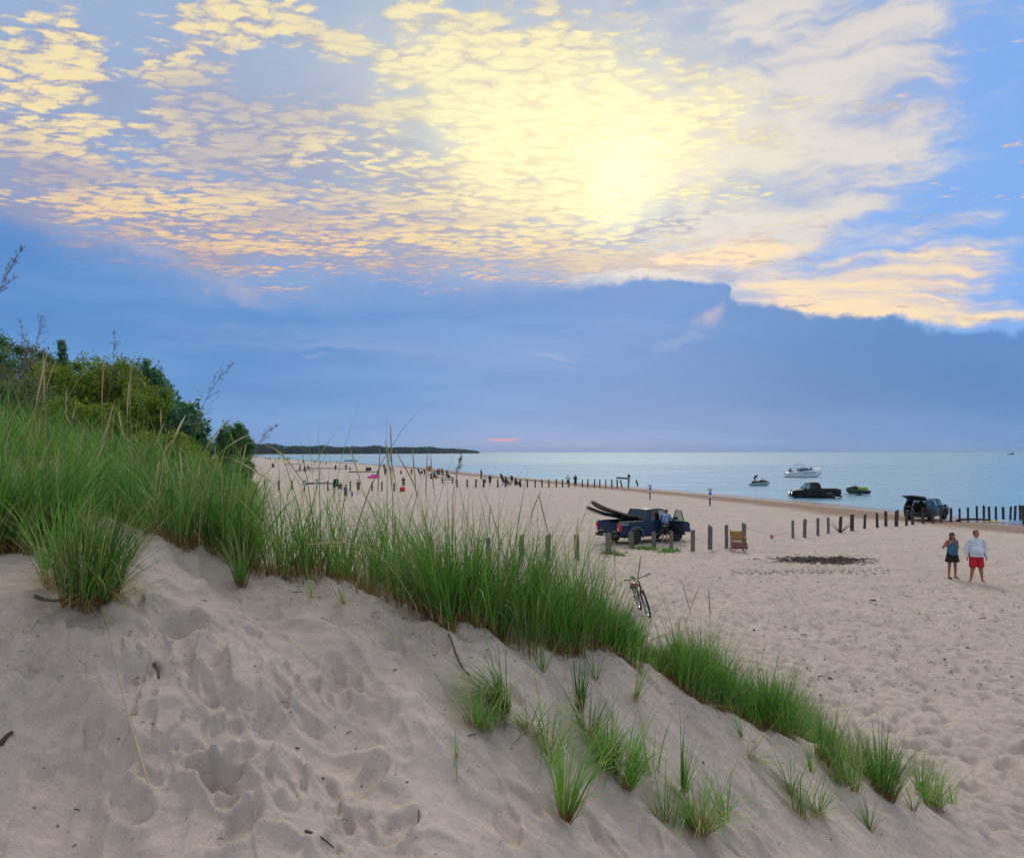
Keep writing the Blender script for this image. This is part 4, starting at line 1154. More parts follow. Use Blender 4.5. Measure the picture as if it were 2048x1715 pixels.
    for s in (1, -1):
        if pick: pane([(-0.38, s*by, belt+0.03), (dx0-0.06, s*by, belt+0.03), (dx0-0.03, s*(ry+0.01), roofz-0.09), (-0.27, s*(ry+0.01), roofz-0.09)], GLASS_D if not text_on else tint)
        else:
            pane([(-0.70, s*by, belt+0.02), (dx0-0.07, s*by, belt+0.02), (dx0-0.04, s*(ry+0.01), roofz-0.08), (-0.68, s*(ry+0.01), roofz-0.08)], tint)
            pane([(rear+0.45, s*by, belt+0.04), (-0.80, s*by, belt+0.02), (-0.77, s*(ry+0.01), roofz-0.08), (rx0+0.18, s*(ry+0.01), roofz-0.09)], GLASS_D)
            # quarter panel behind the rearmost window
            MB().add([(rear+0.06, s*(by+0.01), belt), (rear+0.42, s*(by+0.01), belt), (rx0+0.16, s*(ry+0.012), roofz-0.06), (rx0-0.02, s*ry, roofz-0.06),
                      (rear+0.06, s*(by-0.05), belt), (rear+0.42, s*(by-0.05), belt), (rx0+0.16, s*(ry-0.04), roofz-0.06), (rx0-0.02, s*(ry-0.04), roofz-0.06)],
                     [(0,1,2,3), (7,6,5,4), (0,4,5,1), (1,5,6,2), (2,6,7,3), (3,7,4,0)]).build('corner_panel', paint, root)
    # doors
    for s in (1, -1):
        op = open_door and s < 0
        d = bpy.data.objects.new('door', None)
        dm = MB().prism([(-0.93, 0.44), (0, 0.44), (0, belt), (-0.93, belt)], -0.09 if s > 0 else 0.0, 0.0 if s > 0 else 0.09)
        d = dm.build('door', paint, root, bevel=0.015)
        d.location = (dx1, s*W, 0)
        k = -s*0.16
        top = [(-0.93, s*-0.05, belt), (-0.90, k-s*0.04, roofz-0.07), (-0.47, k-s*0.04, roofz-0.06), (-0.02, s*-0.05, belt)]
        MB().tube([top[0], top[1], top[2], top[3]], 0.026, None, 6).build('window_frame', paint, d)
        V = [Vector(p)+Vector((0, 0.005, 0)) for p in top]+[Vector(p)-Vector((0, 0.005, 0)) for p in top]
        MB().add(V, [(0,1,2,3), (7,6,5,4)]+[(i, (i+1) % 4, (i+1) % 4+4, i+4) for i in range(4)]).build('window', GLASS_T, d)
        MB().box((-0.80, s*0.025, belt-0.13), (0.16, 0.03, 0.03)).build('handle', BLACK, d, bevel=0.008)
        m_ = MB().box((-0.06, s*0.13, belt+0.10), (0.10, 0.22, 0.16)).box((-0.06, s*0.03, belt+0.06), (0.05, 0.10, 0.05))
        m_.build('wing_mirror', BLACK, d, bevel=0.02)
        if op:
            MB().box((-0.5, 0.10, 0.78), (0.75, 0.05, 0.5)).build('door_trim', INTERIOR, d, bevel=0.02)
            d.rotation_euler = (0, 0, R(86))
    # cabin
    it = MB().box((0.3, 0, 0.55), (2.0 if pick else 4.0, 1.5, 0.08) if pick else (3.9, 1.5, 0.08))
    if not pick: it.bm.verts.ensure_lookup_table(); bmesh.ops.translate(it.bm, verts=it.bm.verts, vec=(-0.6, 0, 0))
    it.box((hoodx-0.18, 0, 0.95), (0.32, 1.5, 0.32))
    it.build('cabin_floor', INTERIOR, root)
    for s in (1, -1):
        b = MB().box((0.35, s*0.38, 0.80), (0.5, 0.48, 0.18)).box((0.07, s*0.38, 1.12), (0.14, 0.46, 0.62), rot=(0, -0.22, 0)).box((-0.02, s*0.38, 1.50), (0.09, 0.24, 0.17))
        b.build('front_seat', INTERIOR, root, bevel=0.04)
    MB().tube([(hoodx-0.45+0.03*math.sin(a), 0.38+0.18*math.cos(a), 1.10+0.17*math.sin(a)) for a in np.linspace(0, 2*PI, 17)], 0.014, None, 5, caps=False).build('steering_wheel', BLACK, root)
    if not pick:
        b = MB().box((-0.75, 0, 0.78), (0.5, 1.25, 0.18)).box((-1.02, 0, 1.02), (0.14, 1.25, 0.46), rot=(0, -0.2, 0))
        for y in (-0.42, 0.42): b.box((-1.08, y, 1.36), (0.09, 0.26, 0.18))
        b.build('rear_seat', INTERIOR, root, bevel=0.03)
    # rear end
    if pick:
        MB().box((-1.6, 0, 0.72), (2.0, 1.64, 0.06)).build('bed_floor', BLACK, root)
        MB().box((-0.60, 0, 0.86), (0.08, 1.66, 0.62)).build('cab_back_panel', paint, root, bevel=0.01)
        pane([(-0.64, -by+0.08, belt+0.05), (-0.64, by-0.08, belt+0.05), (rx0-0.04, ry-0.06, roofz-0.09), (rx0-0.04, -ry+0.06, roofz-0.09)], GLASS_D, 'rear_window')
        MB().tube([(-0.62, -by+0.02, belt), (-0.62, by-0.02, belt)], 0.04, None, 6).build('rear_window_ledge', BLACK, root)
        for s in (1, -1): MB().box((-1.6, s*(W-0.055), bodyrail+0.015), (2.0, 0.13, 0.035)).build('bed_rail_cap', BLACK, root, bevel=0.008)
        tg = MB().prism([(rear-0.02, 0.62), (rear+0.06, 0.62), (rear+0.06, belt), (rear+0.0, belt+0.02), (rear-0.02, belt-0.02)], -W+0.12, W-0.12).build('tailgate', paint, root, bevel=0.012)
        MB().box((rear-0.025, 0, belt-0.10), (0.02, 0.26, 0.07)).build('handle', BLACK, tg, bevel=0.01)
        MB().box((rear-0.07, 0, 0.50), (0.18, 1.76, 0.17)).build('rear_bumper', BLACK, root, bevel=0.03)
        for s in (1, -1):
            tl = MB().box((rear+0.03, s*(W-0.05), 0.94), (0.17, 0.16, 0.42)).build('taillight', RED_LENS if text_on else DARK_LENS, root, bevel=0.03)
            MB().box((rear-0.045, s*(W-0.05), 0.83), (0.03, 0.09, 0.11)).build('reverse_lens', WHITE_LENS, tl, bevel=0.008)
    else:
        MB().box((rear+0.03, 0, 0.55), (0.20, 1.72, 0.36)).build('rear_bumper', paint, root, bevel=0.05)
        MB().box((rear+0.30, 0, 0.62), (0.8, 1.5, 0.1)).build('boot_floor', INTERIOR, root)
        for s in (1, -1):
            MB().box((rear+0.07, s*(W-0.10), 0.92), (0.16, 0.20, 0.34)).build('taillight', DARK_LENS, root, bevel=0.03)
            MB().box((rear+0.12, s*(by-0.08), 1.0), (0.12, 0.1, 0.5)).build('boot_jamb', paint, root, bevel=0.02)
        # raised hatch hinged at the roof
        ha = MB(); rings = []
        for t_ in np.linspace(0, 1, 7):
            L_ = 1.12*t_; z = roofz+0.02+0.30*math.sin(t_*1.9)*1.0; x = rx0+0.02-L_
            w = 0.70+0.13*math.sin(t_*PI*0.8); th = 0.05+0.05*math.sin(t_*PI)
            rings.append([(x, -w, z-0.05), (x, -w*0.7, z), (x, 0, z+0.035), (x, w*0.7, z), (x, w, z-0.05), (x+0.02, w*0.9, z-th-0.06), (x+0.02, 0, z-th-0.02), (x+0.02, -w*0.9, z-th-0.06)])
        ha.loft(rings)
        hh = ha.build('hatch', paint, root)
        for s in (1, -1): MB().tube([(rear+0.20, s*0.66, 1.10), (rx0-0.48, s*0.64, roofz+0.10)], 0.014, None, 6).build('gas_strut', BLACK, root)
    for x in (-wb, wb):
        for s in (1, -1): wheel(root, x, s*(W-0.10), 0.385 if pick else 0.36, 0.25, s)
    if text_on:
        text('decal_lettering', 'PRO-4X', DECAL, root, (-2.24, -W-0.006, bodyrail-0.14), (PI/2, 0, 0), 0.135)
        pl = MB().box((rear-0.172, 0.02, 0.50), (0.012, 0.32, 0.16)).build('licence_plate', PLATE, root, bevel=0.004)
        b = MB()
        for k in range(5): b.box((rear-0.180, 0.12-k*0.055, 0.50), (0.006, 0.032 if k % 2 else 0.04, 0.07))
        b.build('plate_marks', PLATE_INK, pl)
        for y, w in ((0.52, 0.34), (-0.50, 0.26)):
            MB().box((rear-0.022, y, 0.70), (0.006, w, 0.035)).build('tailgate_badge', ALLOY, root)
    return root

# ------------------------------------------------------------------ people
def remeshed(bm, name, vox, smooth=4):
    me = bpy.data.meshes.new(name+'_src'); bm.to_mesh(me); bm.free()
    o = bpy.data.objects.new(name+'_src', me); C.objects.link(o)
    r = o.modifiers.new('r', 'REMESH'); r.mode = 'VOXEL'; r.voxel_size = vox; r.use_smooth_shade = True
    s = o.modifiers.new('s', 'SMOOTH'); s.factor = 0.5; s.iterations = smooth
    dg = bpy.context.evaluated_depsgraph_get(); dg.update()
    out = bpy.data.meshes.new_from_object(o.evaluated_get(dg)); out.name = name
    bpy.data.objects.remove(o); bpy.data.meshes.remove(me)
    return out
def caps(mb, a, b, r0, r1, n=5, sq=1.0):
    a, b = Vector(a), Vector(b)
    for i in range(n+1):
        t = i/n; r = r0+(r1-r0)*t
        mb.ball(a.lerp(b, t), (r, r*sq, r), seg=10)
    d = (b-a).normalized(); mb.tube([a, b], r0*0.97 if False else r0*0.96, r1*0.96, 10)
def frus(mb, a, b, ra, rb, sq=1.0, ns=16):
    a, b = Vector(a), Vector(b)
    if hasattr(ra, '__len__') is False: ra = (ra, ra*sq); rb = (rb, rb*sq)
    rings = []
    for p, r in ((a, ra), (b, rb)):
        rings.append([(p.x+r[0]*math.cos(2*PI*k/ns), p.y+r[1]*math.sin(2*PI*k/ns), p.z) for k in range(ns)])
    mb.loft(rings)
J0 = dict(pel=(0, 0, .94), che=(0, 0, 1.27), nek=(0, 0, 1.49), hed=(0, -.015, 1.63),
          shL=(.185, 0, 1.42), elL=(.235, .02, 1.14), haL=(.245, -.05, .90), shR=(-.185, 0, 1.42), elR=(-.235, .02, 1.14), haR=(-.245, -.05, .90),
          hpL=(.095, 0, .92), knL=(.105, -.01, .50), anL=(.11, .02, .085), toL=(.125, -.13, .035),
          hpR=(-.095, 0, .92), knR=(-.105, -.01, .50), anR=(-.11, .02, .085), toR=(-.125, -.13, .035))
def make_person(root, J, skin, top, bottom, hair, vox=0.03, fat=1.0, belly=0.0, kind='shirt', sleeve='short', legs='shorts', hairlen='short', face=False, hat=None, hs=1.0, topname='shirt', botname='shorts', shoes=None):
    j = dict(J0); j.update(J); j = {k: Vector(v) for k, v in j.items()}
    mb = MB(); f = fat
    up = (j['nek']-j['pel'])
    caps(mb, j['pel'], j['che'], .125*f, .135*f, 5, .78)
    caps(mb, j['che'], j['che'].lerp(j['nek'], .55), .135*f, .11*f, 3, .75)
    caps(mb, j['shL'], j['shR'], .062*f, .062*f, 8)
    caps(mb, j['nek']-up*0.10, j['hed'], .052, .048, 3)
    if belly: mb.ball(j['pel'].lerp(j['che'], .45)+Vector((0, -belly*.5, 0)), (.15*f, .12*f+belly*.5, .17), 14)
    for s in 'LR':
        caps(mb, j['sh'+s], j['el'+s], .052*f, .040*f, 4); caps(mb, j['el'+s], j['ha'+s], .040*f, .026, 4)
        caps(mb, j['hp'+s], j['kn'+s], .085*f, .055*f, 5); caps(mb, j['kn'+s], j['an'+s], .057*f, .036, 5)
        caps(mb, j['an'+s]-Vector((0, 0, .03)), j['to'+s], .036, .030, 3)
        d = (j['ha'+s]-j['el'+s]).normalized(); side = d.cross(Vector((1, 0, 0)) if abs(d.x) < .8 else Vector((0, 0, 1))).normalized()
        h = j['ha'+s]
        if vox < 0.012:
            pm = h+d*.045
            for k in range(4):
                base = h+d*.075+side*(k-1.5)*.021; inn = d.cross(side).normalized()*(1 if s == 'L' else -1)
                L = (.058, .068, .064, .05)[k]
                caps(mb, h+d*.02+side*(k-1.5)*.016, base, .013, .0105, 3)
                caps(mb, base, base+d*L*.5, .0098, .0092, 2); caps(mb, base+d*L*.5, base+d*L*.9+inn*.018, .0092, .0082, 2)
            tb = h+d*.03+side*.03
            caps(mb, tb, tb+d*.03+side*.025, .012, .010, 2); caps(mb, tb+d*.03+side*.025, tb+d*.058+side*.03, .010, .0088, 2)
        else:
            caps(mb, h, h+d*.12, .032, .02, 3)
    H = j['hed']; hd = (H-j['nek']); 
    mb.ball(H+Vector((0, 0, .01)), (.082*hs, .10*hs, .118*hs), 18); mb.ball(H+Vector((0, -.028, -.055))*1.0, (.056*hs, .062*hs, .058*hs), 12)
    if face:
        mb.ball(H+Vector((0, -.098, -.012)), (.013, .022, .024), 10); mb.ball(H+Vector((0, -.085, .03)), (.045, .014, .012), 10)
        mb.ball(H+Vector((0, -.086, -.058)), (.026, .012, .009), 8)
        for s in (-1, 1): mb.ball(H+Vector((s*.079, .005, -.005)), (.011, .02, .032), 8)
    me = remeshed(mb.bm, 'body', vox, 3); me.materials.append(skin)
    body = bpy.data.objects.new('body', me); C.objects.link(body); body.parent = root
    def part(mb, nm, m, v=None, sm=2):
        q = remeshed(mb.bm, nm, v or vox, sm); q.materials.append(m); o = bpy.data.objects.new(nm, q); C.objects.link(o); o.parent = root; return o
    g = 0.018
    if top:
        mb = MB()
        if belly:
            mb.ball(j['pel'].lerp(j['che'], .45)+Vector((0, -belly*.5, 0)), (.15*f+g*1.6, .12*f+belly*.5+g, .19), 18)
            frus(mb, j['pel']+Vector((0, -belly*.35, -.06)), j['pel'].lerp(j['che'], .6)+Vector((0, -belly*.3, 0)), .150*f+.02, .150*f+.02, .82)
        frus(mb, j['pel']+Vector((0, 0, -.03 if kind != 'tank' else .02)), j['pel'].lerp(j['che'], .9), .128*f+g*1.4, .135*f+g, .80)
        caps(mb, j['pel'].lerp(j['che'], .3), j['che'].lerp(j['nek'], .1), .13*f+g*1.5, .135*f+g*1.5, 4, .84)
        caps(mb, j['che'], j['che'].lerp(j['nek'], .5 if kind != 'tank' else .3), .135*f+g*1.5, .11*f+g*1.4, 3, .82)
        if kind != 'tank':
            caps(mb, j['shL'], j['shR'], .062*f+g, .062*f+g, 8)
            for s in 'LR':
                e = j['sh'+s].lerp(j['el'+s], .75)
                if sleeve == 'long':
                    caps(mb, j['sh'+s], j['el'+s], .062*f+g, .052*f+g, 5); caps(mb, j['el'+s], j['el'+s].lerp(j['ha'+s], .9), .050*f+g, .036+g, 5)
                else: caps(mb, j['sh'+s], e, .056*f+g, .054*f+g, 4)
        else:
            for s in 'LR':
                sh = j['sh'+s]; q = Vector((sh.x*.55, sh.y, sh.z+.035*f))
                for yy in (-.075*f, .06*f): caps(mb, q, Vector((sh.x*.6, sh.y+yy, sh.z-.14)), .022, .03, 3)
        part(mb, topname, top)
    if bottom:
        mb = MB()
        if legs == 'skirt':
            frus(mb, j['pel']+Vector((0, 0, -.30)), j['pel']+Vector((0, 0, .08)), .235*f, .150*f+g, .80)
        else:
            caps(mb, j['hpL'], j['hpR'], .10*f+g, .10*f+g, 4)
            caps(mb, j['pel']+Vector((0, 0, .05)), j['pel'], .125*f+g*.7, .125*f+g*.7, 3, .8)
            for s in 'LR':
                e = .80 if legs == 'shorts' else 1.0
                k = j['hp'+s].lerp(j['kn'+s], e)
                caps(mb, j['hp'+s], k, .088*f+g, .078*f+g*1.3, 5)
                if legs == 'long': caps(mb, j['kn'+s], j['kn'+s].lerp(j['an'+s], .92), .062*f+g, .045*f+g, 5)
        part(mb, botname, bottom)
    mb = MB()
    mb.ball(H+Vector((0, .020, .030)), (.090*hs, .098*hs, .110*hs), 18)
    if hairlen == 'long':
        for s in (-1, 1): caps(mb, H+Vector((s*.062, .02, .02)), H+Vector((s*.10, -.015, -.20)), .04, .035, 5)
        caps(mb, H+Vector((0, .05, 0)), H+Vector((0, .08, -.20)), .07, .06, 4)
    bm2 = mb.bm
    part(mb, 'hair', hair, max(vox, .01), 1)
    if face:
        for s in (-1, 1):
            MB().ball(H+Vector((s*.03, -.086, .008)), (.012, .009, .006), 8).build('eye', BLACK, root)
        MB().ball(H+Vector((0, -.0965, -.058)), (.021, .006, .004), 8).build('mouth', LIP, root)
    if hat:
        mb = MB(); mb.ball(H+Vector((0, .012, .058)), (.095, .105, .085), 18); mb.ball(H+Vector((0, -.12, .045)), (.07, .075, .014), 14)
        part(mb, 'cap', hat, max(vox*.8, .008), 1)
    if shoes:
        for s in 'LR':
            mb = MB(); caps(mb, j['an'+s]-Vector((0, -.03, .045)), j['to'+s]-Vector((0, 0, .005)), .040, .036, 3); part(mb, 'shoe', shoes, max(vox, .01), 1)
    return root
def cloth(name, c, var=0.12): return mat(name, c, 0.85, var=var, vscale=9, bump=0.15, bscale=90)
SKIN = mat('skin_tanned', (0.36, 0.135, 0.085), 0.5, var=0.08)
SKIN2 = mat('skin_light', (0.48, 0.25, 0.17), 0.5, var=0.08)
SKIN3 = mat('skin_dark', (0.12, 0.055, 0.035), 0.5, var=0.08)
LIP = mat('lip', (0.25, 0.06, 0.05), 0.5)
HAIR_D = mat('hair_dark', (0.02, 0.013, 0.01), 0.5, var=0.4, vscale=60)
HAIR_G = mat('hair_grey', (0.10, 0.10, 0.11), 0.6, var=0.3, vscale=60)
# ------------------------------------------------------------------ vehicles
def on_ground(o, dz=0.0):
    o.location.z = gz(o.location.x, o.location.y)+dz
    return o
t = thing('pickup_truck', 'dark blue pickup with its passenger door open and paddleboards in the bed', 'pickup', (7.02, 43.5, 0), R(33))
t.scale = (0.97, 0.97, 0.97)
vehicle(t, 'pickup', BLUE_PAINT, BLUE_LIGHT, GLASS_D, open_door=True, text_on=True)
t.location.z = float(height(7.0, 43.0))-0.0
PICK = t
# paddleboards lying over the tailgate
def board(root, L, W, m, m2, thick=0.14, rocker=0.16):
    rings, r2_ = [], []
    for u in np.linspace(0, 1, 19):
        w = W/2*(math.sin(PI*min(1, max(0.0, u*0.96+0.02)))**0.42); x = (u-0.5)*L
        z = rocker*max(0, (0.45-u)/0.45)**2.2 + 0.04*max(0, (u-0.7)/0.3)**2
        rings.append([(x, -w, z), (x, -w*0.8, z+thick*0.5), (x, 0, z+thick*0.55), (x, w*0.8, z+thick*0.5), (x, w, z), (x, w*0.8, z-thick*0.45), (x, 0, z-thick*0.5), (x, -w*0.8, z-thick*0.45)])
        if 0.12 < u < 0.9: r2_.append([(x, -w*0.62, z+thick*0.56), (x, w*0.62, z+thick*0.56), (x, w*0.62, z+thick*0.60), (x, -w*0.62, z+thick*0.60)])
    MB().loft(rings).build('board', m, root)
    MB().loft(r2_).build('deck_pad', m2, root)
    for y in (-0.12, 0, 0.12): MB().box((L*0.38, y, -thick*0.5-0.06), (0.14, 0.012, 0.12), taper=(0.5, 1)).build('fin', BLACK, root)
hd = Vector((math.cos(R(33)), math.sin(R(33)), 0))
def in_truck(x, y, z): return Matrix.Translation(PICK.location) @ Matrix.Rotation(R(33), 4, 'Z') @ Vector((x*.97, y*.97, z*.97))
for lab, x, y, z, yw, pit, L, m, m2 in (('brown paddleboard with pale blue stripes, upper of the two sticking out of the pickup bed', -2.25, 0.05, 1.68, 0.12, 0.25, 3.1, mat('board_brown', (0.13, 0.075, 0.045), 0.4, var=0.2), mat('pad_teal', (0.07, 0.20, 0.24), 0.7, var=0.3, vscale=3)),
                                 ('black paddleboard with dark blue pad, lower of the two in the pickup bed', -2.30, 0.20, 1.48, 0.06, 0.19, 3.2, mat('board_black', (0.015, 0.017, 0.022), 0.3, coat=0.5), mat('pad_navy', (0.02, 0.04, 0.11), 0.7))):
    b = thing('paddleboard', lab, 'paddleboard', in_truck(x, y, z), R(33)+yw, 'paddleboards in the pickup bed')
    b.rotation_euler = (0, pit, R(33)+yw)
    board(b, L, 0.74, m, m2)
b = thing('duffel_bag', 'dark bag in the pickup bed beside the boards', 'bag', in_truck(-1.15, 0.45, 1.18), R(33))
MB().ball((0, 0, 0), (0.34, 0.2, 0.2), 16).build('bag_body', BLACK, b)
MB().tube([(-0.15, 0, 0.18), (-0.08, 0, 0.27), (0.08, 0, 0.27), (0.15, 0, 0.18)], 0.018, None, 6).build('strap', DECAL, b)

q = at(1634, 996, WATER_Z)
t = thing('pickup_truck', 'black pickup standing in the shallow water with headlights on, towing a trailer', 'pickup', (q.x, q.y+1.1, WATER_Z-0.42), R(171))
t.scale = (1.12, 1.08, 1.28)
vehicle(t, 'pickup', BLACK_PAINT, BLACK_PAINT, GLASS_D, lit=True)

q = at(1862, 1042)
t = thing('hatch_car', 'dark blue SUV parked on the sand by the water with its tailgate up', 'suv', (q.x+0.5, q.y+1.7, 0), R(44))
t['category'] = 'SUV'
vehicle(t, 'suv', SUV_PAINT, BLACK, GLASS_T)
on_ground(t, 0.0); t.name = 'sport_utility_vehicle'

# ------------------------------------------------------------------ watercraft
LIME = mat('lime_seat', (0.30, 0.42, 0.02), 0.5)
GREENDK = mat('dark_green_hull', (0.02, 0.035, 0.02), 0.35, coat=0.5)
def jetski(root, hullm, seatm, deckm):
    rings = []
    for x, w, zb, zt in ((-1.45, .44, .0, .34), (-1.2, .52, -.05, .38), (-.5, .55, -.08, .42), (.3, .54, -.08, .48), (.9, .42, -.02, .56), (1.3, .22, .12, .62), (1.5, .04, .34, .64)):
        rings.append([(x, -w, zt-.1), (x, -w*.8, zt), (x, w*.8, zt), (x, w, zt-.1), (x, w*.75, zb+.06), (x, 0, zb-.06), (x, -w*.75, zb+.06)])
    MB().loft(rings).build('hull', hullm, root)
    MB().loft([[(x, -w, z0), (x, -w*.7, z1), (x, w*.7, z1), (x, w, z0)] for x, w, z0, z1 in ((.15, .30, .45, .80), (.5, .32, .5, .84), (.9, .26, .52, .76), (1.3, .10, .56, .66))]).build('bow_cover', deckm, root)
    MB().loft([[(x, -w, z0), (x, -w*.8, z1), (x, w*.8, z1), (x, w, z0)] for x, w, z0, z1 in ((-1.15, .20, .38, .66), (-.85, .21, .4, .74), (-.4, .19, .42, .68), (.1, .17, .44, .80), (.25, .12, .45, .84))]).build('seat', seatm, root, bevel=.02)
    h = MB().tube([(.42, 0, .80), (.30, 0, 1.00)], .035, None, 8).tube([(.22, -.36, 1.02), (.32, 0, 1.03), (.22, .36, 1.02)], .018, None, 6)
    h.build('handlebar', BLACK, root)
    for s in (1, -1): MB().box((.62, s*.36, .92), (.05, .14, .09)).build('wing_mirror', BLACK, root, bevel=.02)
q = at(1716, 990, WATER_Z)
t = thing('jet_ski', 'black and lime green jet ski sitting on the trailer behind the black pickup', 'jet ski', (q.x+.3, q.y+.6, WATER_Z+.22), R(170), 'jet skis'); t.scale = (1, 1, 1.1)
jetski(t, GREENDK, LIME, BLACK_PAINT)
tr = thing('boat_trailer', 'low grey trailer half under water behind the black pickup', 'trailer', (q.x-.1, q.y+.6, WATER_Z), R(170))
b = MB()
for s in (1, -1): b.tube([(-1.6, s*.5, .12), (1.0, s*.5, .12), (1.9, 0, .12)], .035, None, 6)
b.tube([(1.8, 0, .12), (2.9, 0, .14)], .035, None, 6)
b.build('frame', ALLOY, tr)
for s in (1, -1): MB().box((-.3, s*.32, .17), (2.2, .10, .06)).build('bunk', BLACK, tr)
for s in (1, -1):
    wl = MB().lathe([(.15, -.08), (.27, -.08), (.29, 0), (.27, .08), (.15, .08)], ns=18).build('wheel', RUBBER, tr, loc=(-.4, s*.68, -.12))
MB().tube([(2.1, 0, .1), (2.1, 0, .75)], .03, None, 6).build('winch_post', ALLOY, tr)

q = at(1519, 971, WATER_Z)
t = thing('jet_ski', 'white jet ski drifting offshore with a stooping rider', 'jet ski', (q.x, q.y, WATER_Z+.02), R(4), 'jet skis'); t.scale = (1.12,)*3
jetski(t, mat('grey_hull_ski', (.30, .34, .38), .4), BLACK, BLACK)
RJ = (q.x, q.y)

q = at(1606, 954, WATER_Z)
t = thing('motor_cruiser', 'white motor cruiser with blue windscreen and a sunshade arch heading right', 'boat', (q.x, q.y, WATER_Z), R(-3))
rings = []
for x, w, zb, zt in ((-3.9, 1.15, .0, .95), (-3.4, 1.25, -.1, 1.05), (-1.5, 1.35, -.15, 1.15), (.8, 1.3, -.12, 1.25), (2.4, .95, -.05, 1.38), (3.4, .45, .35, 1.46), (4.05, .03, 1.15, 1.5)):
    rings.append([(x, -w, zt), (x, -w*.9, zt+.05), (x, 0, zt+.10), (x, w*.9, zt+.05), (x, w, zt), (x, w*.82, zb+.25), (x, 0, zb-.2), (x, -w*.82, zb+.25)])
MB().loft(rings).build('hull', WHITE, t)
MB().loft([[(x, -w, z0), (x, -w*.75, z1), (x, w*.75, z1), (x, w, z0)] for x, w, z0, z1 in ((-.2, 1.05, 1.2, 1.9), (.6, 1.0, 1.25, 1.88), (1.6, .8, 1.3, 1.62), (2.7, .4, 1.42, 1.50))]).build('cabin', WHITE, t, bevel=.03)
MB().loft([[(x, -w, z0), (x, -w*.82, z1), (x, w*.82, z1), (x, w, z0)] for x, w, z0, z1 in ((-1.0, 1.10, 1.25, 1.95), (.2, 1.09, 1.40, 2.12), (.9, 1.0, 1.55, 2.0), (1.5, .8, 1.6, 1.68))]).build('windscreen', mat('boat_glass', (.03, .10, .18), .15, coat=.5), t)
MB().loft([[(x, -1.05, z-.03), (x, 0, z+.06), (x, 1.05, z-.03), (x, 0, z-.03)] for x, z in ((-1.7, 2.75), (-.8, 2.82), (.1, 2.75))]).build('sunshade', mat('navy_canvas', (.02, .03, .07), .8), t)
for x0, x1 in ((-1.6, -1.6), (-2.3, -1.4), (-.3, 0.0)):
    for s in (1, -1): MB().tube([(x0, s*1.1, 1.15), (x1, s*1.02, 2.75)], .028, None, 6).build('shade_pole', ALLOY, t)
MB().box((-2.7, 0, 1.25), (.9, 1.6, .3)).build('stern_seat', BLACK, t, bevel=.05)
MB().box((-4.15, 0, .18), (.7, 1.9, .08)).build('swim_platform', WHITE, t, bevel=.02)
MB().tube([(1.5, -1.1, 1.35), (1.6, -1.1, 1.75), (3.9, -.1, 1.95), (3.9, .1, 1.95), (1.6, 1.1, 1.75), (1.5, 1.1, 1.35)], .02, None, 5).build('bow_rail', CHROME, t)
MB().tube([(3.95, 0, 1.5), (4.0, 0, 2.5)], .015, None, 5).build('flag_staff', ALLOY, t)
MB().box((1.2, -1.19, 1.02), (2.6, .25, .06), rot=(0, -.05, .15)).build('hull_stripe', mat('stripe', (.1, .14, .2), .4), t)
CRZ = Vector(t.location)
q = at(2021, 909, WATER_Z)
t = thing('fishing_boat', 'tiny dark boat with a wheelhouse far out at the horizon', 'boat', (q.x, q.y, WATER_Z), R(-5)); t.scale = (1.5,)*3
MB().loft([[(x, -w, zt), (x, w, zt), (x, w*.7, 0), (x, -w*.7, 0)] for x, w, zt in ((-4, 1.2, 1.0), (-1, 1.5, 1.1), (2, 1.3, 1.4), (4, .1, 1.9))]).build('hull', mat('grey_hull', (.10, .14, .2), .5), t)
MB().box((2.0, 0, 2.0), (1.8, 1.6, 1.5), taper=(.8, .9)).build('wheelhouse', mat('grey_house', (.25, .33, .4), .5), t, bevel=.05)
MB().tube([(1.6, 0, 2.6), (1.6, 0, 4.2)], .06, .03, 6).build('mast', BLACK, t)
q = at(702, 922, WATER_Z)
t = thing('kayak', 'small teal kayak afloat off the distant beach', 'kayak', (q.x, q.y, WATER_Z), R(12)); t.scale = (2.2,)*3
MB().loft([[(x, -w, .25), (x, 0, .32), (x, w, .25), (x, 0, -.05)] for x, w in ((-1.8, .03), (-1, .3), (0, .38), (1, .3), (1.8, .03))]).build('hull', mat('teal_hull', (.02, .16, .16), .4), t)
MB().ball((0, 0, .3), (.4, .2, .08), 12).build('cockpit', BLACK, t)

# ------------------------------------------------------------------ posts
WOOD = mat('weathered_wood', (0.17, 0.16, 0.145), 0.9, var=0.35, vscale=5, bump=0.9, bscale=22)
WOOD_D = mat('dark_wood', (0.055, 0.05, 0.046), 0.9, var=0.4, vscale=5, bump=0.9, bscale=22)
def post_mesh(seed, slant, notch):
    r3 = np.random.default_rng(seed); rings = []
    ns = 14; base = 1+0.10*r3.normal(0, 1, ns)
    for z in (-0.35, 0, 0.05, 0.3, 0.55, 0.8, 0.97, 1.0):
        k = 1.0+0.03*r3.normal()-(0.10 if z == 1.0 else 0)
        ring = []
        for i in range(ns):
            a = 2*PI*i/ns; r = 0.5*base[i]*k*(1+(0.12 if z == 0 else 0))
            if notch and i in (2, 3) and z > .75: r *= 0.6
            ring.append((r*math.cos(a), r*math.sin(a), z+(slant*math.cos(a) if z >= .97 else 0)))
        rings.append(ring)
    return MB().loft(rings)
_pm = []
for i in range(5):
    o = post_mesh(20+i, (0.0, 0.04, -0.03, 0.06, 0.02)[i], i == 3).build('wooden_post', None, bevel=0)
    _pm.append(o.data); bpy.data.objects.remove(o)
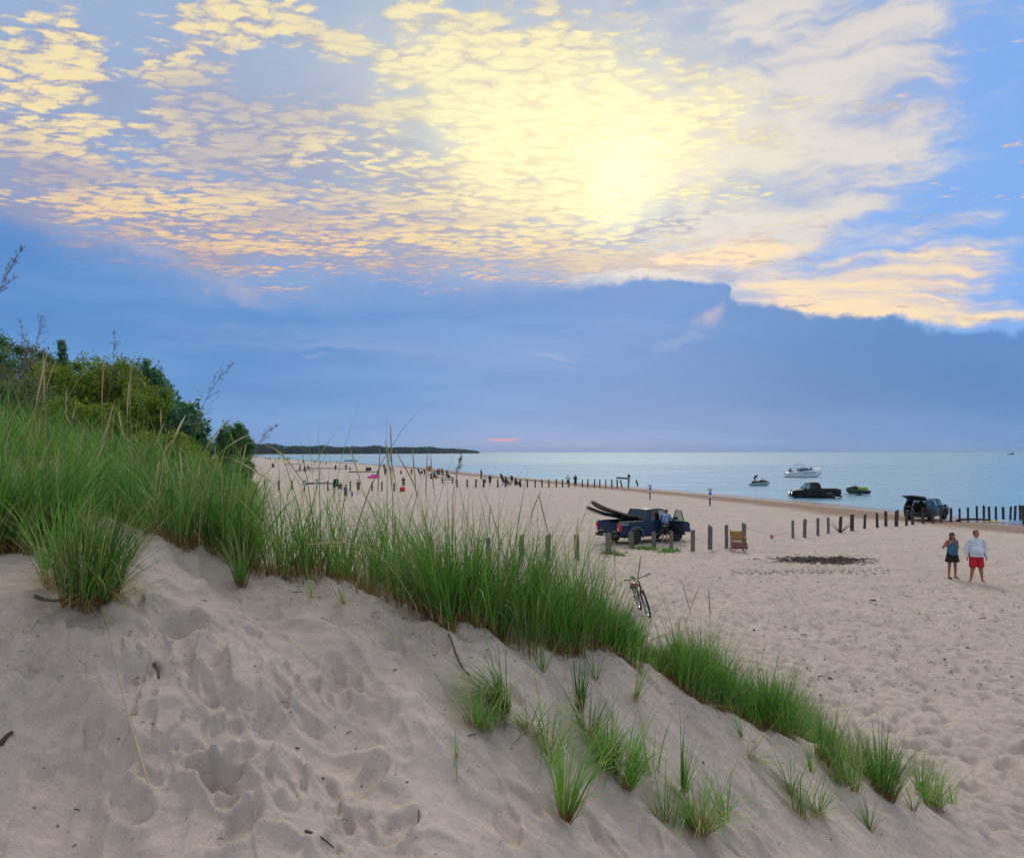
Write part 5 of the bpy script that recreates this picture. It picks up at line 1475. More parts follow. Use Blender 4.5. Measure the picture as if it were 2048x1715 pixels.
ORD = ['first', 'second', 'third', 'fourth', 'fifth', 'sixth', 'seventh', 'eighth', 'ninth', 'tenth', 'eleventh', 'twelfth', 'thirteenth', 'fourteenth', 'fifteenth', 'sixteenth', 'seventeenth', 'eighteenth', 'nineteenth', 'twentieth', 'twenty-first', 'twenty-second', 'twenty-third', 'twenty-fourth', 'twenty-fifth', 'twenty-sixth', 'twenty-seventh', 'twenty-eighth', 'twenty-ninth']
_pd = {}
def post(px, ptop, pbase, dia, label, group, dark=False, lean=0.0, ref=None):
    q = ref or at(px, pbase); 
    if q is None: return None
    h = (pbase-ptop)/F*q.y*1.0
    i = rng.integers(0, 5); key = (int(i), dark)
    if key not in _pd:
        me = _pm[i].copy(); me.materials.clear(); me.materials.append(WOOD_D if dark else WOOD); _pd[key] = me
    o = bpy.data.objects.new('wooden_post', _pd[key]); C.objects.link(o)
    o.location = (q.x, q.y, q.z-0.02); o.scale = (dia, dia, h); o.rotation_euler = (rng.normal()*.02, lean+rng.normal()*.015, rng.uniform(0, 6.28))
    if lean: o.rotation_euler = (0, lean, 0)
    tag(o, label, 'post', group); return o
GP = 'wooden posts of the beach barrier'
near = [(977, 1075, 1130), (1043, 1071, 1125), (1096, 1069, 1120), (1153.7, 1068, 1117), (1217, 1065, 1107.5), (1262.6, 1063, 1094), (1308, 1063, 1095), (1343, 1061, 1097), (1385.5, 1059, 1100.6), (1420, 1051, 1098), (1453, 1049, 1094), (1488, 1046, 1087)]
desc = ['half hidden in the crest grass, leftmost of the near posts', 'in the crest grass, second near post from the left', 'in the crest grass, third near post from the left', 'standing clear of the grass left of the pickup', 'in front of the pickup number plate, weeds at its foot', 'short thick, in front of the pickup rear wheel',
        'in front of the pickup door sill between two weed patches', "beside the standing man's legs", 'alone just right of the pickup', 'with a notched block near its top, between pickup and camp chair', 'tall smooth, just left of the camp chair', 'touching the back of the camp chair, rope tied to its top']
for i, (a, b, c) in enumerate(near):
    post(a, b, c, 0.245 if i in (3, 4, 5) else 0.20, 'weathered grey post '+desc[i], GP)
right = [(1586, 1040, 1075.7), (1609, 1038, 1073.7), (1635.7, 1035.5, 1070), (1657, 1034, 1066.5), (1680.5, 1032, 1063.6), (1704, 1028, 1060), (1729, 1027.8, 1056), (1754.6, 1025.5, 1053.6), (1772, 1022, 1052), (1792.5, 1020, 1051.6), (1813, 1018.6, 1051), (1825.5, 1016, 1049), (1846, 1016, 1047), (1866, 1016, 1046), (1882, 1015.7, 1044.7), (1902, 1015.4, 1043.6), (1919.4, 1015.7, 1043), (1936, 1014.3, 1042), (1954, 1011, 1040.7)]
rd = ['slim, nearest to the little flag', 'pale, second right of the little flag', 'third right of the little flag', 'reddish, between the third and the one with driftwood', 'with a spray of driftwood at its foot', 'thick with a wide foot, right of the driftwood post', 'with dead grass at its left foot', 'with a small green weed at its right foot', 'dark, halfway between the flag and the SUV', 'last one before the SUV, against the wet sand',
      'slim, in front of the SUV bumper corner', 'thick, in front of the open SUV boot', 'before the rear wheel of the SUV', 'before the rear door of the SUV', 'before the front door of the SUV', 'before the front wheel of the SUV', 'first clear of the SUV on its right', 'second clear of the SUV, against the water', 'third clear of the SUV, tall and dark']
for i, (a, b, c) in enumerate(right):
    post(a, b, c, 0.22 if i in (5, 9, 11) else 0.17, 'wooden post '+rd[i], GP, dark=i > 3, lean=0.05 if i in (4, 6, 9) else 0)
for i, (a, b, c) in enumerate([(1967.6, 1011, 1040), (1978.5, 1012, 1039.8), (1992, 1012, 1040), (2007, 1012.8, 1041), (2020.5, 1012, 1040.7), (2029.6, 1010.5, 1042.7), (2041, 1010, 1041.6), (2047.5, 1010, 1047)]):
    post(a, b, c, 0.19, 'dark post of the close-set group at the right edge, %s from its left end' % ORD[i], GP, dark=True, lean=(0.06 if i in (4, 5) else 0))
f4 = lambda x, t_, b_: (850+x/4.551, 880+t_/4.551, 880+b_/4.551)
far = [f4(x, 357, 430) for x in (291, 384, 463, 533, 663, 733, 868, 932, 1003, 1066, 1128, 1195, 1252, 1310, 1432, 1480, 1542, 1590, 1646, 1702, 1750, 1852)]
far = [(a, b, c+(i > 17)*0.6) for i, (a, b, c) in enumerate(far)]
for i, (a, b, c) in enumerate(far):
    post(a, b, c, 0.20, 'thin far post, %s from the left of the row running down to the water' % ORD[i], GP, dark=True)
post(1244, 959, 974, 0.25, 'far post leaning left into its neighbour at the edge of the water', GP, dark=True, lean=-0.22)
post(1276, 959, 972, 0.25, 'outermost far post, tilted left in the shallow water', GP, dark=True, lean=-0.28)
q = at(1240, 973); o = MB().tube([(-0.9, 0, 1.42), (1.0, 0.1, 1.30)], 0.13, None, 8).build('driftwood_beam', WOOD_D, loc=(q.x+0.3, q.y, q.z)); tag(o, 'dark beam lying across the tops of two far posts at the water', 'beam')
f3 = lambda x, t_, b_: (500+x/5.12, 860+t_/5.12, 860+b_/5.12)
for i, (x, t_, b_) in enumerate([(148, 508, 610), (292, 512, 615), (430, 515, 612), (797, 520, 625), (1028, 520, 625), (1250, 530, 622), (1352, 527, 625), (1475, 540, 625)]):
    a, b, c = f3(x, t_, b_)
    post(a, b, c, 0.19, 'far grey post on the open beach at left, %s counted from the dune' % ORD[i], GP, dark=i > 4)
# sign posts
SIGNW = mat('sign_white', (0.55, 0.66, 0.74), 0.5); SIGNB = mat('sign_blue', (0.03, 0.13, 0.42), 0.5); SIGNT = mat('sign_teal', (0.25, 0.45, 0.5), 0.6)
def signpost(px, ptop, pbase, label, m, m2):
    q = at(px, pbase); h = (pbase-ptop)/F*q.y
    t = thing('sign_post', label, 'sign post', q, R(5), 'small sign posts on the beach')
    MB().box((0, 0, h*.5-.15), (.12, .10, h+.2)).build('post', WOOD_D, t, bevel=.01)
    s = MB().box((0, -.07, h*.76), (.30, .035, h*.44)).build('sign_panel', m, t, bevel=.008)
    MB().box((0, -.092, h*.76), (.20, .006, h*.2)).build('sign_symbol', m2, s)
    MB().box((0, -.02, h+.02), (.34, .2, .09)).build('post_cap', WOOD_D, t, bevel=.01)
signpost(1300, 971, 998, 'small blue and white sign on a post behind the pickup cab', SIGNW, SIGNB)
signpost(1420, 979, 1011, 'small blue and white sign on a post between the pickup and the water', SIGNW, SIGNB)
signpost(608.4, 961, 982, 'faded teal sign on a post at the far left of the beach', SIGNT, SIGNW)
signpost(633.5, 960, 978, 'pale sign on a post seen through grass, right of the teal one', SIGNW, SIGNT)
# rope with a little flag
a = at(1488, 1047); 
pa = at(1488, 1087); pa = Vector((pa.x, pa.y, pa.z+0.92)); pb = at(1586, 1075.7); pb = Vector((pb.x, pb.y, pb.z+0.45))
P_ = [pa.lerp(pb, s)+Vector((0, 0, -0.42*math.sin(PI*s)**1.0*0.9)) for s in np.linspace(0, 1, 15)]
o = MB().tube([tuple(p) for p in P_], 0.008, None, 5).build('rope', mat('rope_grey', (.2, .2, .2), .8)); tag(o, 'thin sagging rope from the post behind the camp chair to the next post', 'rope')
p = P_[8]
fl = thing('rope_flag', 'tiny red and white flag hanging on the sagging rope', 'flag', p, 0)
MB().box((-.06, 0, -.10), (.12, .008, .20)).build('red_half', mat('flag_red', (.5, .03, .02), .7), fl); MB().box((.06, 0, -.11), (.12, .008, .20)).build('white_half', mat('flag_white', (.7, .7, .7), .7), fl)
# camp chair
q = at(1476, 1102)
t = thing('camp_chair', 'tan folding camp chair with a maroon towel over its seat', 'chair', q, R(-4))
FAB = cloth('tan_canvas', (0.34, 0.19, 0.06)); TOW = cloth('maroon_towel', (0.20, 0.085, 0.075))
MB().loft([[(-.27-.02*u, .22+.10*u, .48+.46*u), (-.14, .25+.11*u, .48+.44*u), (0, .27+.11*u, .47+.42*u), (.14, .25+.11*u, .48+.44*u), (.27+.02*u, .22+.10*u, .48+.46*u), (.27+.02*u, .24+.10*u, .48+.46*u), (0, .29+.11*u, .47+.42*u), (-.27-.02*u, .24+.10*u, .48+.46*u)] for u in np.linspace(0, 1, 5)]).build('backrest', FAB, t)
MB().loft([[(-.28, y, .46-.0*y), (0, y, .41), (.28, y, .46), (.28, y, .44), (0, y, .39), (-.28, y, .44)] for y in (-.26, -.1, .1, .24)]).build('seat', FAB, t)
for s in (1, -1):
    MB().tube([(s*.30, .26, .02), (s*.30, .30, .55), (s*.29, .34, 1.0)], .013, None, 6).build('back_pole', BLACK, t)
    MB().box((s*.33, 0, .66), (.09, .52, .02)).build('armrest', FAB, t, bevel=.008)
    MB().tube([(s*.33, -.24, .66), (s*.31, -.27, .30)], .012, None, 6).build('arm_pole', BLACK, t)
    MB().tube([(s*.30, -.28, .01), (-s*.28, -.27+.0, .46)], .012, None, 6).build('leg', BLACK, t)
    MB().tube([(s*.30, .27, .01), (-s*.28, .25, .46)], .012, None, 6).build('leg', BLACK, t)
    MB().tube([(s*.31, -.28, .03), (s*.30, .25, .46)], .012, None, 6).build('leg', BLACK, t)
tw = []
for y, z, w in ((.10, .475, .33), (-.26, .48, .34), (-.31, .44, .36), (-.33, .30, .38), (-.34, .16, .40)):
    tw.append([(x*w, y+.012*math.sin(x*9+y*5), z-.03*(1-abs(x))*(z > .4)+.02*math.sin(x*5)*(z < .3)) for x in np.linspace(-1, 1, 9)]+[(x*w, y+.014+.012*math.sin(x*9+y*5), z-.012-.03*(1-abs(x))*(z > .4)+.02*math.sin(x*5)*(z < .3)) for x in np.linspace(1, -1, 9)])
o = MB().loft(tw).build('towel', TOW, loc=q); o.rotation_euler = (0, 0, R(-4)); tag(o, 'maroon towel draped over the camp chair seat and hanging down in front', 'towel')

# ------------------------------------------------------------------ bicycle
def bicycle():
    q = at(1298, 1233)
    t = thing('bicycle', 'mountain bike standing behind the crest grass with a white down tube', 'bicycle', (q.x, q.y, q.z), 0)
    t.rotation_mode = 'XYZ'
    lean = R(15)
    t.matrix_world = Matrix.Translation(q) @ Matrix.Rotation(R(-87), 4, 'Z') @ Matrix.Rotation(lean, 4, 'X') @ Matrix.Scale(1.12, 4)
    BK = mat('bike_black', (.015, .015, .017), .35, coat=.3); BW = mat('bike_white', (.65, .68, .72), .3, coat=.4); BB = mat('bike_blue', (.03, .2, .5), .4)
    r = .335
    # wheel centres: front at x=0, rear at x=-1.08; ground at z=0
    def bw(x):
        w = MB().tube([(x+math.cos(a)*r, 0, r+math.sin(a)*r) for a in np.linspace(0, 2*PI, 33)], .026, None, 7, caps=False).build('wheel', RUBBER, t)
        MB().tube([(x+math.cos(a)*(r-.03), 0, r+math.sin(a)*(r-.03)) for a in np.linspace(0, 2*PI, 33)], .011, None, 5, caps=False).build('rim', ALLOY, w)
        s = MB()
        for k in range(20):
            a = 2*PI*k/20; s.tube([(x, .02*(-1)**k, r), (x+math.cos(a)*(r-.03), 0, r+math.sin(a)*(r-.03))], .0016, None, 3)
        s.lathe([(.02, -.04), (.02, .04)], c=(x, 0, r), ns=8); s.build('spokes', ALLOY, w)
    bw(0); bw(-1.08)
    hd, sd, bb = (-.10, 0, .80), (-.78, 0, .78), (-.64, 0, .30)
    f = MB()
    f.tube([hd, sd], .018, None, 8).tube([sd, bb], .017, None, 8).tube([(-.80, 0, .84), sd], .014, None, 8)
    f.tube([(-.13, 0, .88), (-.07, 0, .70)], .024, None, 8)
    for s in (.05, -.05): f.tube([sd, (-1.08, s, r)], .010, None, 6).tube([bb, (-1.08, s, r)], .010, None, 6)
    fr = f.build('frame', BK, t)
    MB().tube([(-.09, 0, .76), bb], .030, .026, 10).build('down_tube', BW, fr)
    MB().tube([(-.25, 0, .637), (-.42, 0, .495)], .0325, .031, 10).build('down_tube_sticker', BB, fr)
    k = MB().tube([(-.08, 0, .70), (-.07, 0, .66)], .03, None, 8)
    for s in (.055, -.055): k.tube([(-.075, s*.9, .68), (-.01, s, .36), (0, s, r)], .017, .013, 8)
    k.build('fork', BK, t)
    h = MB().tube([(-.13, 0, .88), (-.16, 0, .98), (-.10, 0, 1.0)], .016, None, 8).tube([(-.16, -.36, 1.02), (-.11, -.12, 1.0), (-.10, 0, 1.0), (-.11, .12, 1.0), (-.16, .36, 1.02)], .013, None, 8)
    hb = h.build('handlebar', BK, t)
    for s in (1, -1):
        MB().tube([(-.165, s*.36, 1.02), (-.145, s*.24, 1.012)], .018, None, 8).build('grip', RUBBER, hb)
        MB().tube([(-.10, s*.19, .99), (-.06, s*.27, .97)], .007, None, 5).build('brake_lever', BK, hb)
    MB().loft([[(x, -w, z), (x, 0, z+.03), (x, w, z), (x, 0, z-.03)] for x, w, z in ((-.98, .07, .90), (-.90, .075, .90), (-.80, .04, .895), (-.70, .02, .89))]).build('saddle', BLACK, t)
    MB().tube([(-.80, 0, .84), (-.84, 0, .88)], .014, None, 6).build('seat_post', BK, t)
    rk = MB()
    for s in (.06, -.06): rk.tube([(-.84, s, .74), (-1.25, s, .74)], .007, None, 5).tube([(-1.2, s, .74), (-1.1, s, .36)], .006, None, 5)
    rk.build('rear_rack', BK, t)
    c = MB().lathe([(.09, .04), (.09, .046), (.02, .046)], c=bb, ns=20).tube([(bb[0], .06, bb[2]), (bb[0]+.06, .08, bb[2]-.15)], .011, None, 6).tube([(bb[0], -.06, bb[2]), (bb[0]-.06, -.08, bb[2]+.15)], .011, None, 6)
    c.box((bb[0]+.06, .13, bb[2]-.15), (.09, .09, .02)).box((bb[0]-.06, -.13, bb[2]+.15), (.09, .09, .02)); c.build('crank', BK, t)
    for x in (-.03, -1.02): pass
    MB().tube([(-.9, .06, .33), (-.85, .26, -.02)], .008, None, 5).build('kickstand', ALLOY, t)
    g = thing('bike_helmet', 'red and black helmet hanging from the bicycle handlebar', 'helmet', (0, 0, 0))
    g.matrix_world = t.matrix_world @ Matrix.Translation((-.18, -.14, .84)) @ Matrix.Scale(.85, 4)
    MB().loft([[(rr*.13*math.cos(a)*1.2, rr*.13*math.sin(a), z) for a in np.linspace(0, 2*PI, 17)[:-1]] for rr, z in ((1, -.06), (1.02, -.02), (.9, .04), (.6, .075), (.1, .09))]).build('shell', mat('helmet_red', (.20, .008, .012), .3, coat=.5), g)
    MB().lathe([(.135, -.07), (.15, -.05), (.135, -.03)], axis='Z', ns=16).build('rim_padding', BLACK, g)
    MB().tube([(-.1, 0, -.05), (0, .03, -.17), (.1, 0, -.05)], .006, None, 5).build('chin_strap', BLACK, g)
bicycle()

# ------------------------------------------------------------------ people in the foreground of the beach
q = at(1953, 1163)
t = thing('person', 'large person in a pale blue long-sleeved top and bright red shorts, barefoot', 'person', q, R(-8)); t.scale = (1.04,)*3
RED = cloth('red_shorts', (0.50, 0.012, 0.03)); PALE = cloth('pale_blue_jersey', (0.60, 0.68, 0.78))
make_person(t, dict(haR=(-.30, .0, .86), elR=(-.295, .06, 1.12), elL=(.31, .05, 1.13), haL=(.30, -.06, .87), shL=(.22, 0, 1.41), shR=(-.22, 0, 1.41), knL=(.14, -.01, .50), anL=(.19, .0, .085), toL=(.20, -.14, .03), knR=(-.12, -.02, .50), anR=(-.16, .06, .085), toR=(-.25, -.06, .03), hed=(0, -.03, 1.66)),
            SKIN, PALE, RED, HAIR_D, vox=0.0095, fat=1.36, belly=.16, sleeve='long', face=True, hs=1.12, topname='jersey')
q = at(1905, 1156)
t = thing('person', 'person with long dark hair, black cap, blue tank top and short black skirt, arms crossed behind', 'person', q, R(4)); t.scale = (0.965,)*3
make_person(t, dict(elR=(-.32, .06, 1.18), haR=(-.17, -.10, 1.34), elL=(.28, .08, 1.15), haL=(.14, .17, 1.02), knL=(.12, 0, .50), knR=(-.12, 0, .50), anL=(.13, .02, .085), anR=(-.13, .02, .085)),
            SKIN, cloth('blue_tank', (0.03, 0.15, 0.26)), cloth('black_skirt', (0.008, 0.008, 0.01)), HAIR_D, vox=0.0095, fat=1.18, belly=.05, kind='tank', legs='skirt', hairlen='long', face=True, hs=1.06, hat=BLACK, topname='tank_top', botname='skirt', shoes=BLACK)
t['label'] = 'person with long dark hair, black cap, blue tank top, short black skirt and dark sandals'
# the one at the pickup door, seen from behind, leaning in
pm_ = bpy.data.materials.new('patterned_shirt'); pm_.use_nodes = True
n = NT(pm_.node_tree); tc = n.node('ShaderNodeTexCoord'); b_ = pm_.node_tree.nodes['Principled BSDF']
v1 = n.noise(tc.outputs['Object'], 11, 3, .6, dist=1.2); 
pm_.node_tree.links.new(n.mix(n.mr(v1, .50, .60), (0.035, 0.14, 0.42), (0.42, 0.58, 0.75)).s, b_.inputs['Base Color']); b_.inputs['Roughness'].default_value = .8
q = at(1329, 1085.5)
t = thing('person', 'person in a blue patterned shirt and black shorts leaning into the open pickup door', 'person', q, R(158)); t.scale = (1.0,)*3
make_person(t, dict(pel=(.0, .02, .93), che=(-.03, -.10, 1.27), nek=(-.04, -.17, 1.47), hed=(-.05, -.23, 1.60), shL=(.16, -.13, 1.41), shR=(-.22, -.13, 1.41), elL=(.22, -.33, 1.22), haL=(.14, -.52, 1.16), elR=(-.24, -.35, 1.20), haR=(-.16, -.55, 1.2), knL=(.10, -.03, .50), knR=(-.12, .0, .50)),
            SKIN2, pm_, cloth('dark_shorts', (0.01, 0.01, 0.013)), HAIR_G, vox=0.0095, fat=1.12, belly=.05, face=False, shoes=BLACK)

# ------------------------------------------------------------------ the crowd further off
def proto(J, legs='shorts', kind='shirt', hairlen='short', fat=1.0, hat=None):
    r = bpy.data.objects.new('person', None); C.objects.link(r)
    make_person(r, J, SKIN2, BLACK, BLACK, HAIR_D, vox=0.028, fat=fat, legs=legs, kind=kind, hairlen=hairlen, hat=hat)
    return r
SIT = dict(pel=(0, .1, .16), che=(0, .16, .48), nek=(0, .14, .70), hed=(0, .11, .84), shL=(.18, .14, .63), shR=(-.18, .14, .63), elL=(.22, -.02, .42), haL=(.12, -.2, .40), elR=(-.22, -.02, .42), haR=(-.12, -.2, .40),
           hpL=(.1, .08, .14), hpR=(-.1, .08, .14), knL=(.14, -.30, .40), knR=(-.14, -.30, .40), anL=(.14, -.52, .09), anR=(-.14, -.52, .09), toL=(.14, -.66, .05), toR=(-.14, -.66, .05))
PR = dict(
    stand=proto({}), hips=proto(dict(elL=(.36, .05, 1.18), haL=(.17, -.06, 1.02), elR=(-.36, .05, 1.18), haR=(-.17, -.06, 1.02))),
    walk=proto(dict(knL=(.10, -.16, .52), anL=(.10, -.22, .10), toL=(.10, -.36, .06), knR=(-.10, .08, .50), anR=(-.10, .34, .14), toR=(-.1, .22, .05), haL=(.24, .16, .92), haR=(-.24, -.22, .95))),
    sit=proto(SIT), dress=proto({}, legs='skirt', hairlen='long'), hatted=proto(dict(haL=(.24, -.1, .95)), hat=BLACK),
    trous=proto(dict(elL=(.24, -.05, 1.16), haL=(.1, -.2, 1.1)), legs='long'),
    bend=proto(dict(pel=(0, .1, .90), che=(0, -.12, 1.15), nek=(0, -.3, 1.28), hed=(0, -.4, 1.33), shL=(.18, -.24, 1.24), shR=(-.18, -.24, 1.24), elL=(.2, -.3, .98), haL=(.16, -.36, .75), elR=(-.2, -.3, .98), haR=(-.16, -.36, .75))))
used = {k: False for k in PR}
def C_(n_, c): return cloth(n_, c)
CL = dict(navy=C_('cloth_navy', (.015, .02, .05)), black=C_('cloth_black', (.01, .01, .012)), red=C_('cloth_red', (.4, .03, .03)), white=C_('cloth_white', (.55, .57, .6)), teal=C_('cloth_teal', (.03, .16, .2)), blue=C_('cloth_blue', (.05, .16, .42)),
          grey=C_('cloth_grey', (.10, .10, .12)), yellow=C_('cloth_yellow', (.4, .27, .06)), pink=C_('cloth_pink', (.5, .12, .25)), green=C_('cloth_green', (.15, .4, .08)), brown=C_('cloth_brown', (.12, .07, .04)), orange=C_('cloth_orange', (.5, .16, .03)), skin=SKIN2)
def crowd(p, px, pbase, hpx, top, bot, yaw, label, z=None, skin=None, depth=None):
    q = at(px, pbase, z) if z is not None else at(px, pbase)
    if q is None: return
    src = PR[p]
    r = src if not used[p] else copy_tree(src)
    used[p] = True
    H = 1.77 if p not in ('sit', 'bend') else (0.96 if p == 'sit' else 1.45)
    s = min(max(hpx*1.12/F*q.y/H, 0.45), 1.6)
    r.location = q; r.rotation_euler = (0, 0, R(yaw)); r.scale = (s, s, s)
    if depth: r.location.z -= depth*s
    for ch in r.children:
        n0 = ch.name.split('.')[0]
        m = CL[top] if n0 == 'shirt' else CL[bot] if n0 == 'shorts' else skin if (n0 == 'body' and skin) else None
        if m:
            if ch.data.materials: ch.material_slots[0].link = 'OBJECT'; ch.material_slots[0].material = m
    tag(r, label, 'person', 'people on the beach')
    return r
crowd('hips', 1136, 973.5, 22, 'white', 'navy', 170, 'person with elbows out and a pale top by the far posts, left of a pair')
crowd('trous', 1150.7, 973.5, 22, 'black', 'navy', 190, 'dark dressed person, right of the pair by the far posts')
crowd('stand', 1258, 966, 18, 'navy', 'skin', 10, 'person wading at the end of the far post row')
crowd('hatted', 962.5, 958, 18, 'teal', 'navy', 60, 'person in teal top at the water edge holding out an arm')
crowd('bend', 962, 961, 9, 'black', 'black', 20, 'small dark child stooping before the person in teal')
crowd('walk', 969.8, 972, 20, 'white', 'black', 150, 'person in a white top, left of two near the far posts')
crowd('stand', 980, 972, 21, 'navy', 'grey', 190, 'person in navy, right of two near the far posts')
crowd('sit', 1013, 969, 13, 'black', 'black', 100, 'dark seated figure at the left of the far folding chairs')
crowd('sit', 1032, 970, 12, 'navy', 'black', 60, 'seated figure with knees up between far posts')
crowd('sit', 1040, 971, 9, 'grey', 'navy', 70, 'low seated figure lying back on the right of the seated group')
crowd('stand', 856.5, 947, 15, 'pink', 'skin', 0, 'person in pink top, left of a close pair at the water')
crowd('dress', 859.5, 947, 15, 'brown', 'brown', 20, 'person in a brown dress, right of a close pair at the water')
crowd('stand', 868.7, 960, 18, 'blue', 'navy', 200, 'tall person in blue in front of the crowd by the picnic table')
crowd('dress', 875, 954, 15, 'navy', 'navy', 150, 'person in a long navy dress in the crowd')
crowd('hips', 879, 955, 17, 'red', 'grey', 170, 'person in a red top in the middle of the crowd')
crowd('walk', 886.5, 956, 14, 'green', 'black', 80, 'person in a lime top in the crowd')
crowd('trous', 893.5, 956, 16, 'blue', 'grey', 180, 'person in blue at the right end of the crowd')
crowd('sit', 873, 957, 8, 'red', 'navy', 90, 'person in red sitting on the sand at the feet of the crowd')
crowd('bend', 841, 957, 15, 'black', 'orange', 100, 'person with orange shorts bending down left of the crowd')
crowd('sit', 802, 948, 8, 'red', 'pink', 10, 'child in red sitting near the water, centre left')
crowd('stand', 768, 941, 13, 'navy', 'black', 10, 'dark figure standing at the water, left one of three')
crowd('trous', 770.5, 951, 16, 'grey', 'navy', 190, 'person in grey closer than the dark figure behind')
crowd('walk', 780.5, 946, 12, 'brown', 'black', 90, 'person in brown walking at the water, right one of three')
crowd('dress', 788, 947, 9, 'white', 'white', 90, 'small person in white at the water')
crowd('sit', 756, 955, 9, 'orange', 'red', 160, 'child in orange sitting beside the pink float ring')
crowd('stand', 807, 977, 22, 'grey', 'brown', 180, 'shirtless-looking person seen through grass above the red bag')
crowd('stand', 671, 943, 13, 'black', 'navy', 20, 'lone dark figure on the beach, left one of two apart')
crowd('hips', 692, 942, 13, 'navy', 'teal', 10, 'lone figure with elbows out, right one of two apart')
crowd('sit', 546, 935, 11, 'navy', 'black', 40, 'person sitting on a folding seat on the far left beach')
crowd('walk', 600, 944, 14, 'pink', 'navy', 160, 'person in pink walking on the far left beach')
crowd('trous', 609.5, 945, 13, 'navy', 'brown', 200, 'person in navy walking behind the one in pink')
crowd('sit', 617, 937, 8, 'teal', 'black', 100, 'reclining figure near the water on the far left beach')
crowd('sit', 606.5, 925, 5, 'navy', 'black', 90, 'tiny seated figure at the water, far left')
crowd('stand', 575, 921, 6.5, 'black', 'navy', 0, 'tiny dark figure, left one of a distant pair')
crowd('stand', 578.8, 921, 6.5, 'grey', 'black', 0, 'tiny grey figure, right one of a distant pair')
crowd('stand', 627, 926, 6, 'teal', 'navy', 0, 'tiny figure in teal at the water, left one of two')
crowd('walk', 630.3, 926, 6, 'black', 'navy', 60, 'tiny dark figure walking at the water, right one of two')
crowd('stand', 530.5, 919, 5.5, 'navy', 'black', 0, 'tiny figure beside the dark bush, nearest to it')
crowd('stand', 537, 921, 6, 'orange', 'black', 0, 'tiny figure in orange on the far left beach')
crowd('walk', 540.5, 921, 6, 'red', 'black', 0, 'tiny figure in red on the far left beach')
crowd('sit', 559.5, 918, 3.5, 'black', 'black', 0, 'tiny seated dark figure at the distant water')
crowd('stand', 674, 928, 7, 'blue', 'skin', 0, 'distant bather standing in the water, left one', z=WATER_Z)
crowd('stand', 687, 928, 5, 'skin', 'skin', 0, 'distant bather waist deep, right one', z=WATER_Z, depth=0.5)
crowd('stand', 1042, 945, 8, 'black', 'black', 0, 'swimmer with only head and shoulders above the water', z=WATER_Z, depth=1.35)
crowd('sit', 670.5, 975, 15, 'black', 'black', 150, 'person in black sitting in a chair on the left beach, hair to camera')
crowd('sit', 680.5, 978, 13, 'grey', 'brown', 200, 'person in grey sitting beside the one in black')
crowd('walk', 668, 993, 15, 'yellow', 'yellow', 60, 'child in yellow near the seated pair')
crowd('hatted', 691, 1000, 28, 'teal', 'brown', 150, 'person in a dark hat and teal top walking with two children')
crowd('walk', 704, 998, 15, 'blue', 'blue', 170, 'child in light blue beside the walking person in a hat')
crowd('stand', 716.5, 987, 25, 'brown', 'brown', 160, 'person in brown behind the child in light blue')
for px, py, h_, p_, a_, b_, l_ in ((641, 928, 6, 'walk', 'navy', 'black', 'tiny dark figure at the water right of the walking one'), (652, 930, 7, 'trous', 'grey', 'black', 'tiny figure in grey at the water, furthest right of the distant ones'),
        (598, 929, 6, 'dress', 'white', 'white', 'tiny pale figure at the distant water'), (569, 923, 6, 'stand', 'red', 'black', 'tiny figure in red left of the distant dark pair'), (551, 922, 6, 'trous', 'navy', 'black', 'tiny dark figure behind the one on a folding seat'),
        (733, 946, 11, 'walk', 'navy', 'navy', 'dark figure walking near the long dark box'), (823, 950, 12, 'trous', 'black', 'grey', 'dark figure between the child in red and the crowd'), (849, 952, 13, 'stand', 'navy', 'navy', 'dark figure just left of the close pair'),
        (862, 953, 9, 'sit', 'black', 'black', 'dark seated figure under the close pair'), (884, 952, 15, 'stand', 'black', 'black', 'figure in black at the back of the crowd'), (898, 957, 10, 'sit', 'navy', 'grey', 'seated figure at the picnic table'),
        (1024, 968, 16, 'bend', 'black', 'black', 'dark figure stooping over the far folding chairs'), (1006, 968, 15, 'trous', 'grey', 'black', 'standing figure behind the far folding chairs'), (700, 943, 11, 'stand', 'white', 'navy', 'figure in white right of the two apart')):
    crowd(p_, px, py, h_, a_, b_, rng.uniform(0, 360), l_)
# rider on the white jet ski, people on the cruiser
r = copy_tree(PR['bend']); r.location = (RJ[0]-0.75, RJ[1], WATER_Z+0.42); r.rotation_euler = (0, 0, R(90)); r.scale = (.98,)*3
for ch in r.children:
    if ch.name.startswith('shirt'): ch.material_slots[0].link = 'OBJECT'; ch.material_slots[0].material = CL['black']
tag(r, 'rider in black stooping at the stern of the white jet ski', 'person', 'people on the beach')
r = copy_tree(PR['sit']); r.location = (CRZ.x+1.9, CRZ.y, CRZ.z+1.42); r.rotation_euler = (0, 0, R(80)); r.scale = (1.0,)*3
tag(r, 'person in dark clothes sitting on the bow of the white cruiser', 'person', 'people on the beach')
r = copy_tree(PR['sit']); r.location = (CRZ.x-2.8, CRZ.y, CRZ.z+1.25); r.rotation_euler = (0, 0, R(-60)); r.scale = (.9,)*3
tag(r, 'person sitting at the stern of the white cruiser', 'person', 'people on the beach')
for k in PR:
    if not used[k]:
        for ch in list(PR[k].children): bpy.data.objects.remove(ch)
        bpy.data.objects.remove(PR[k])

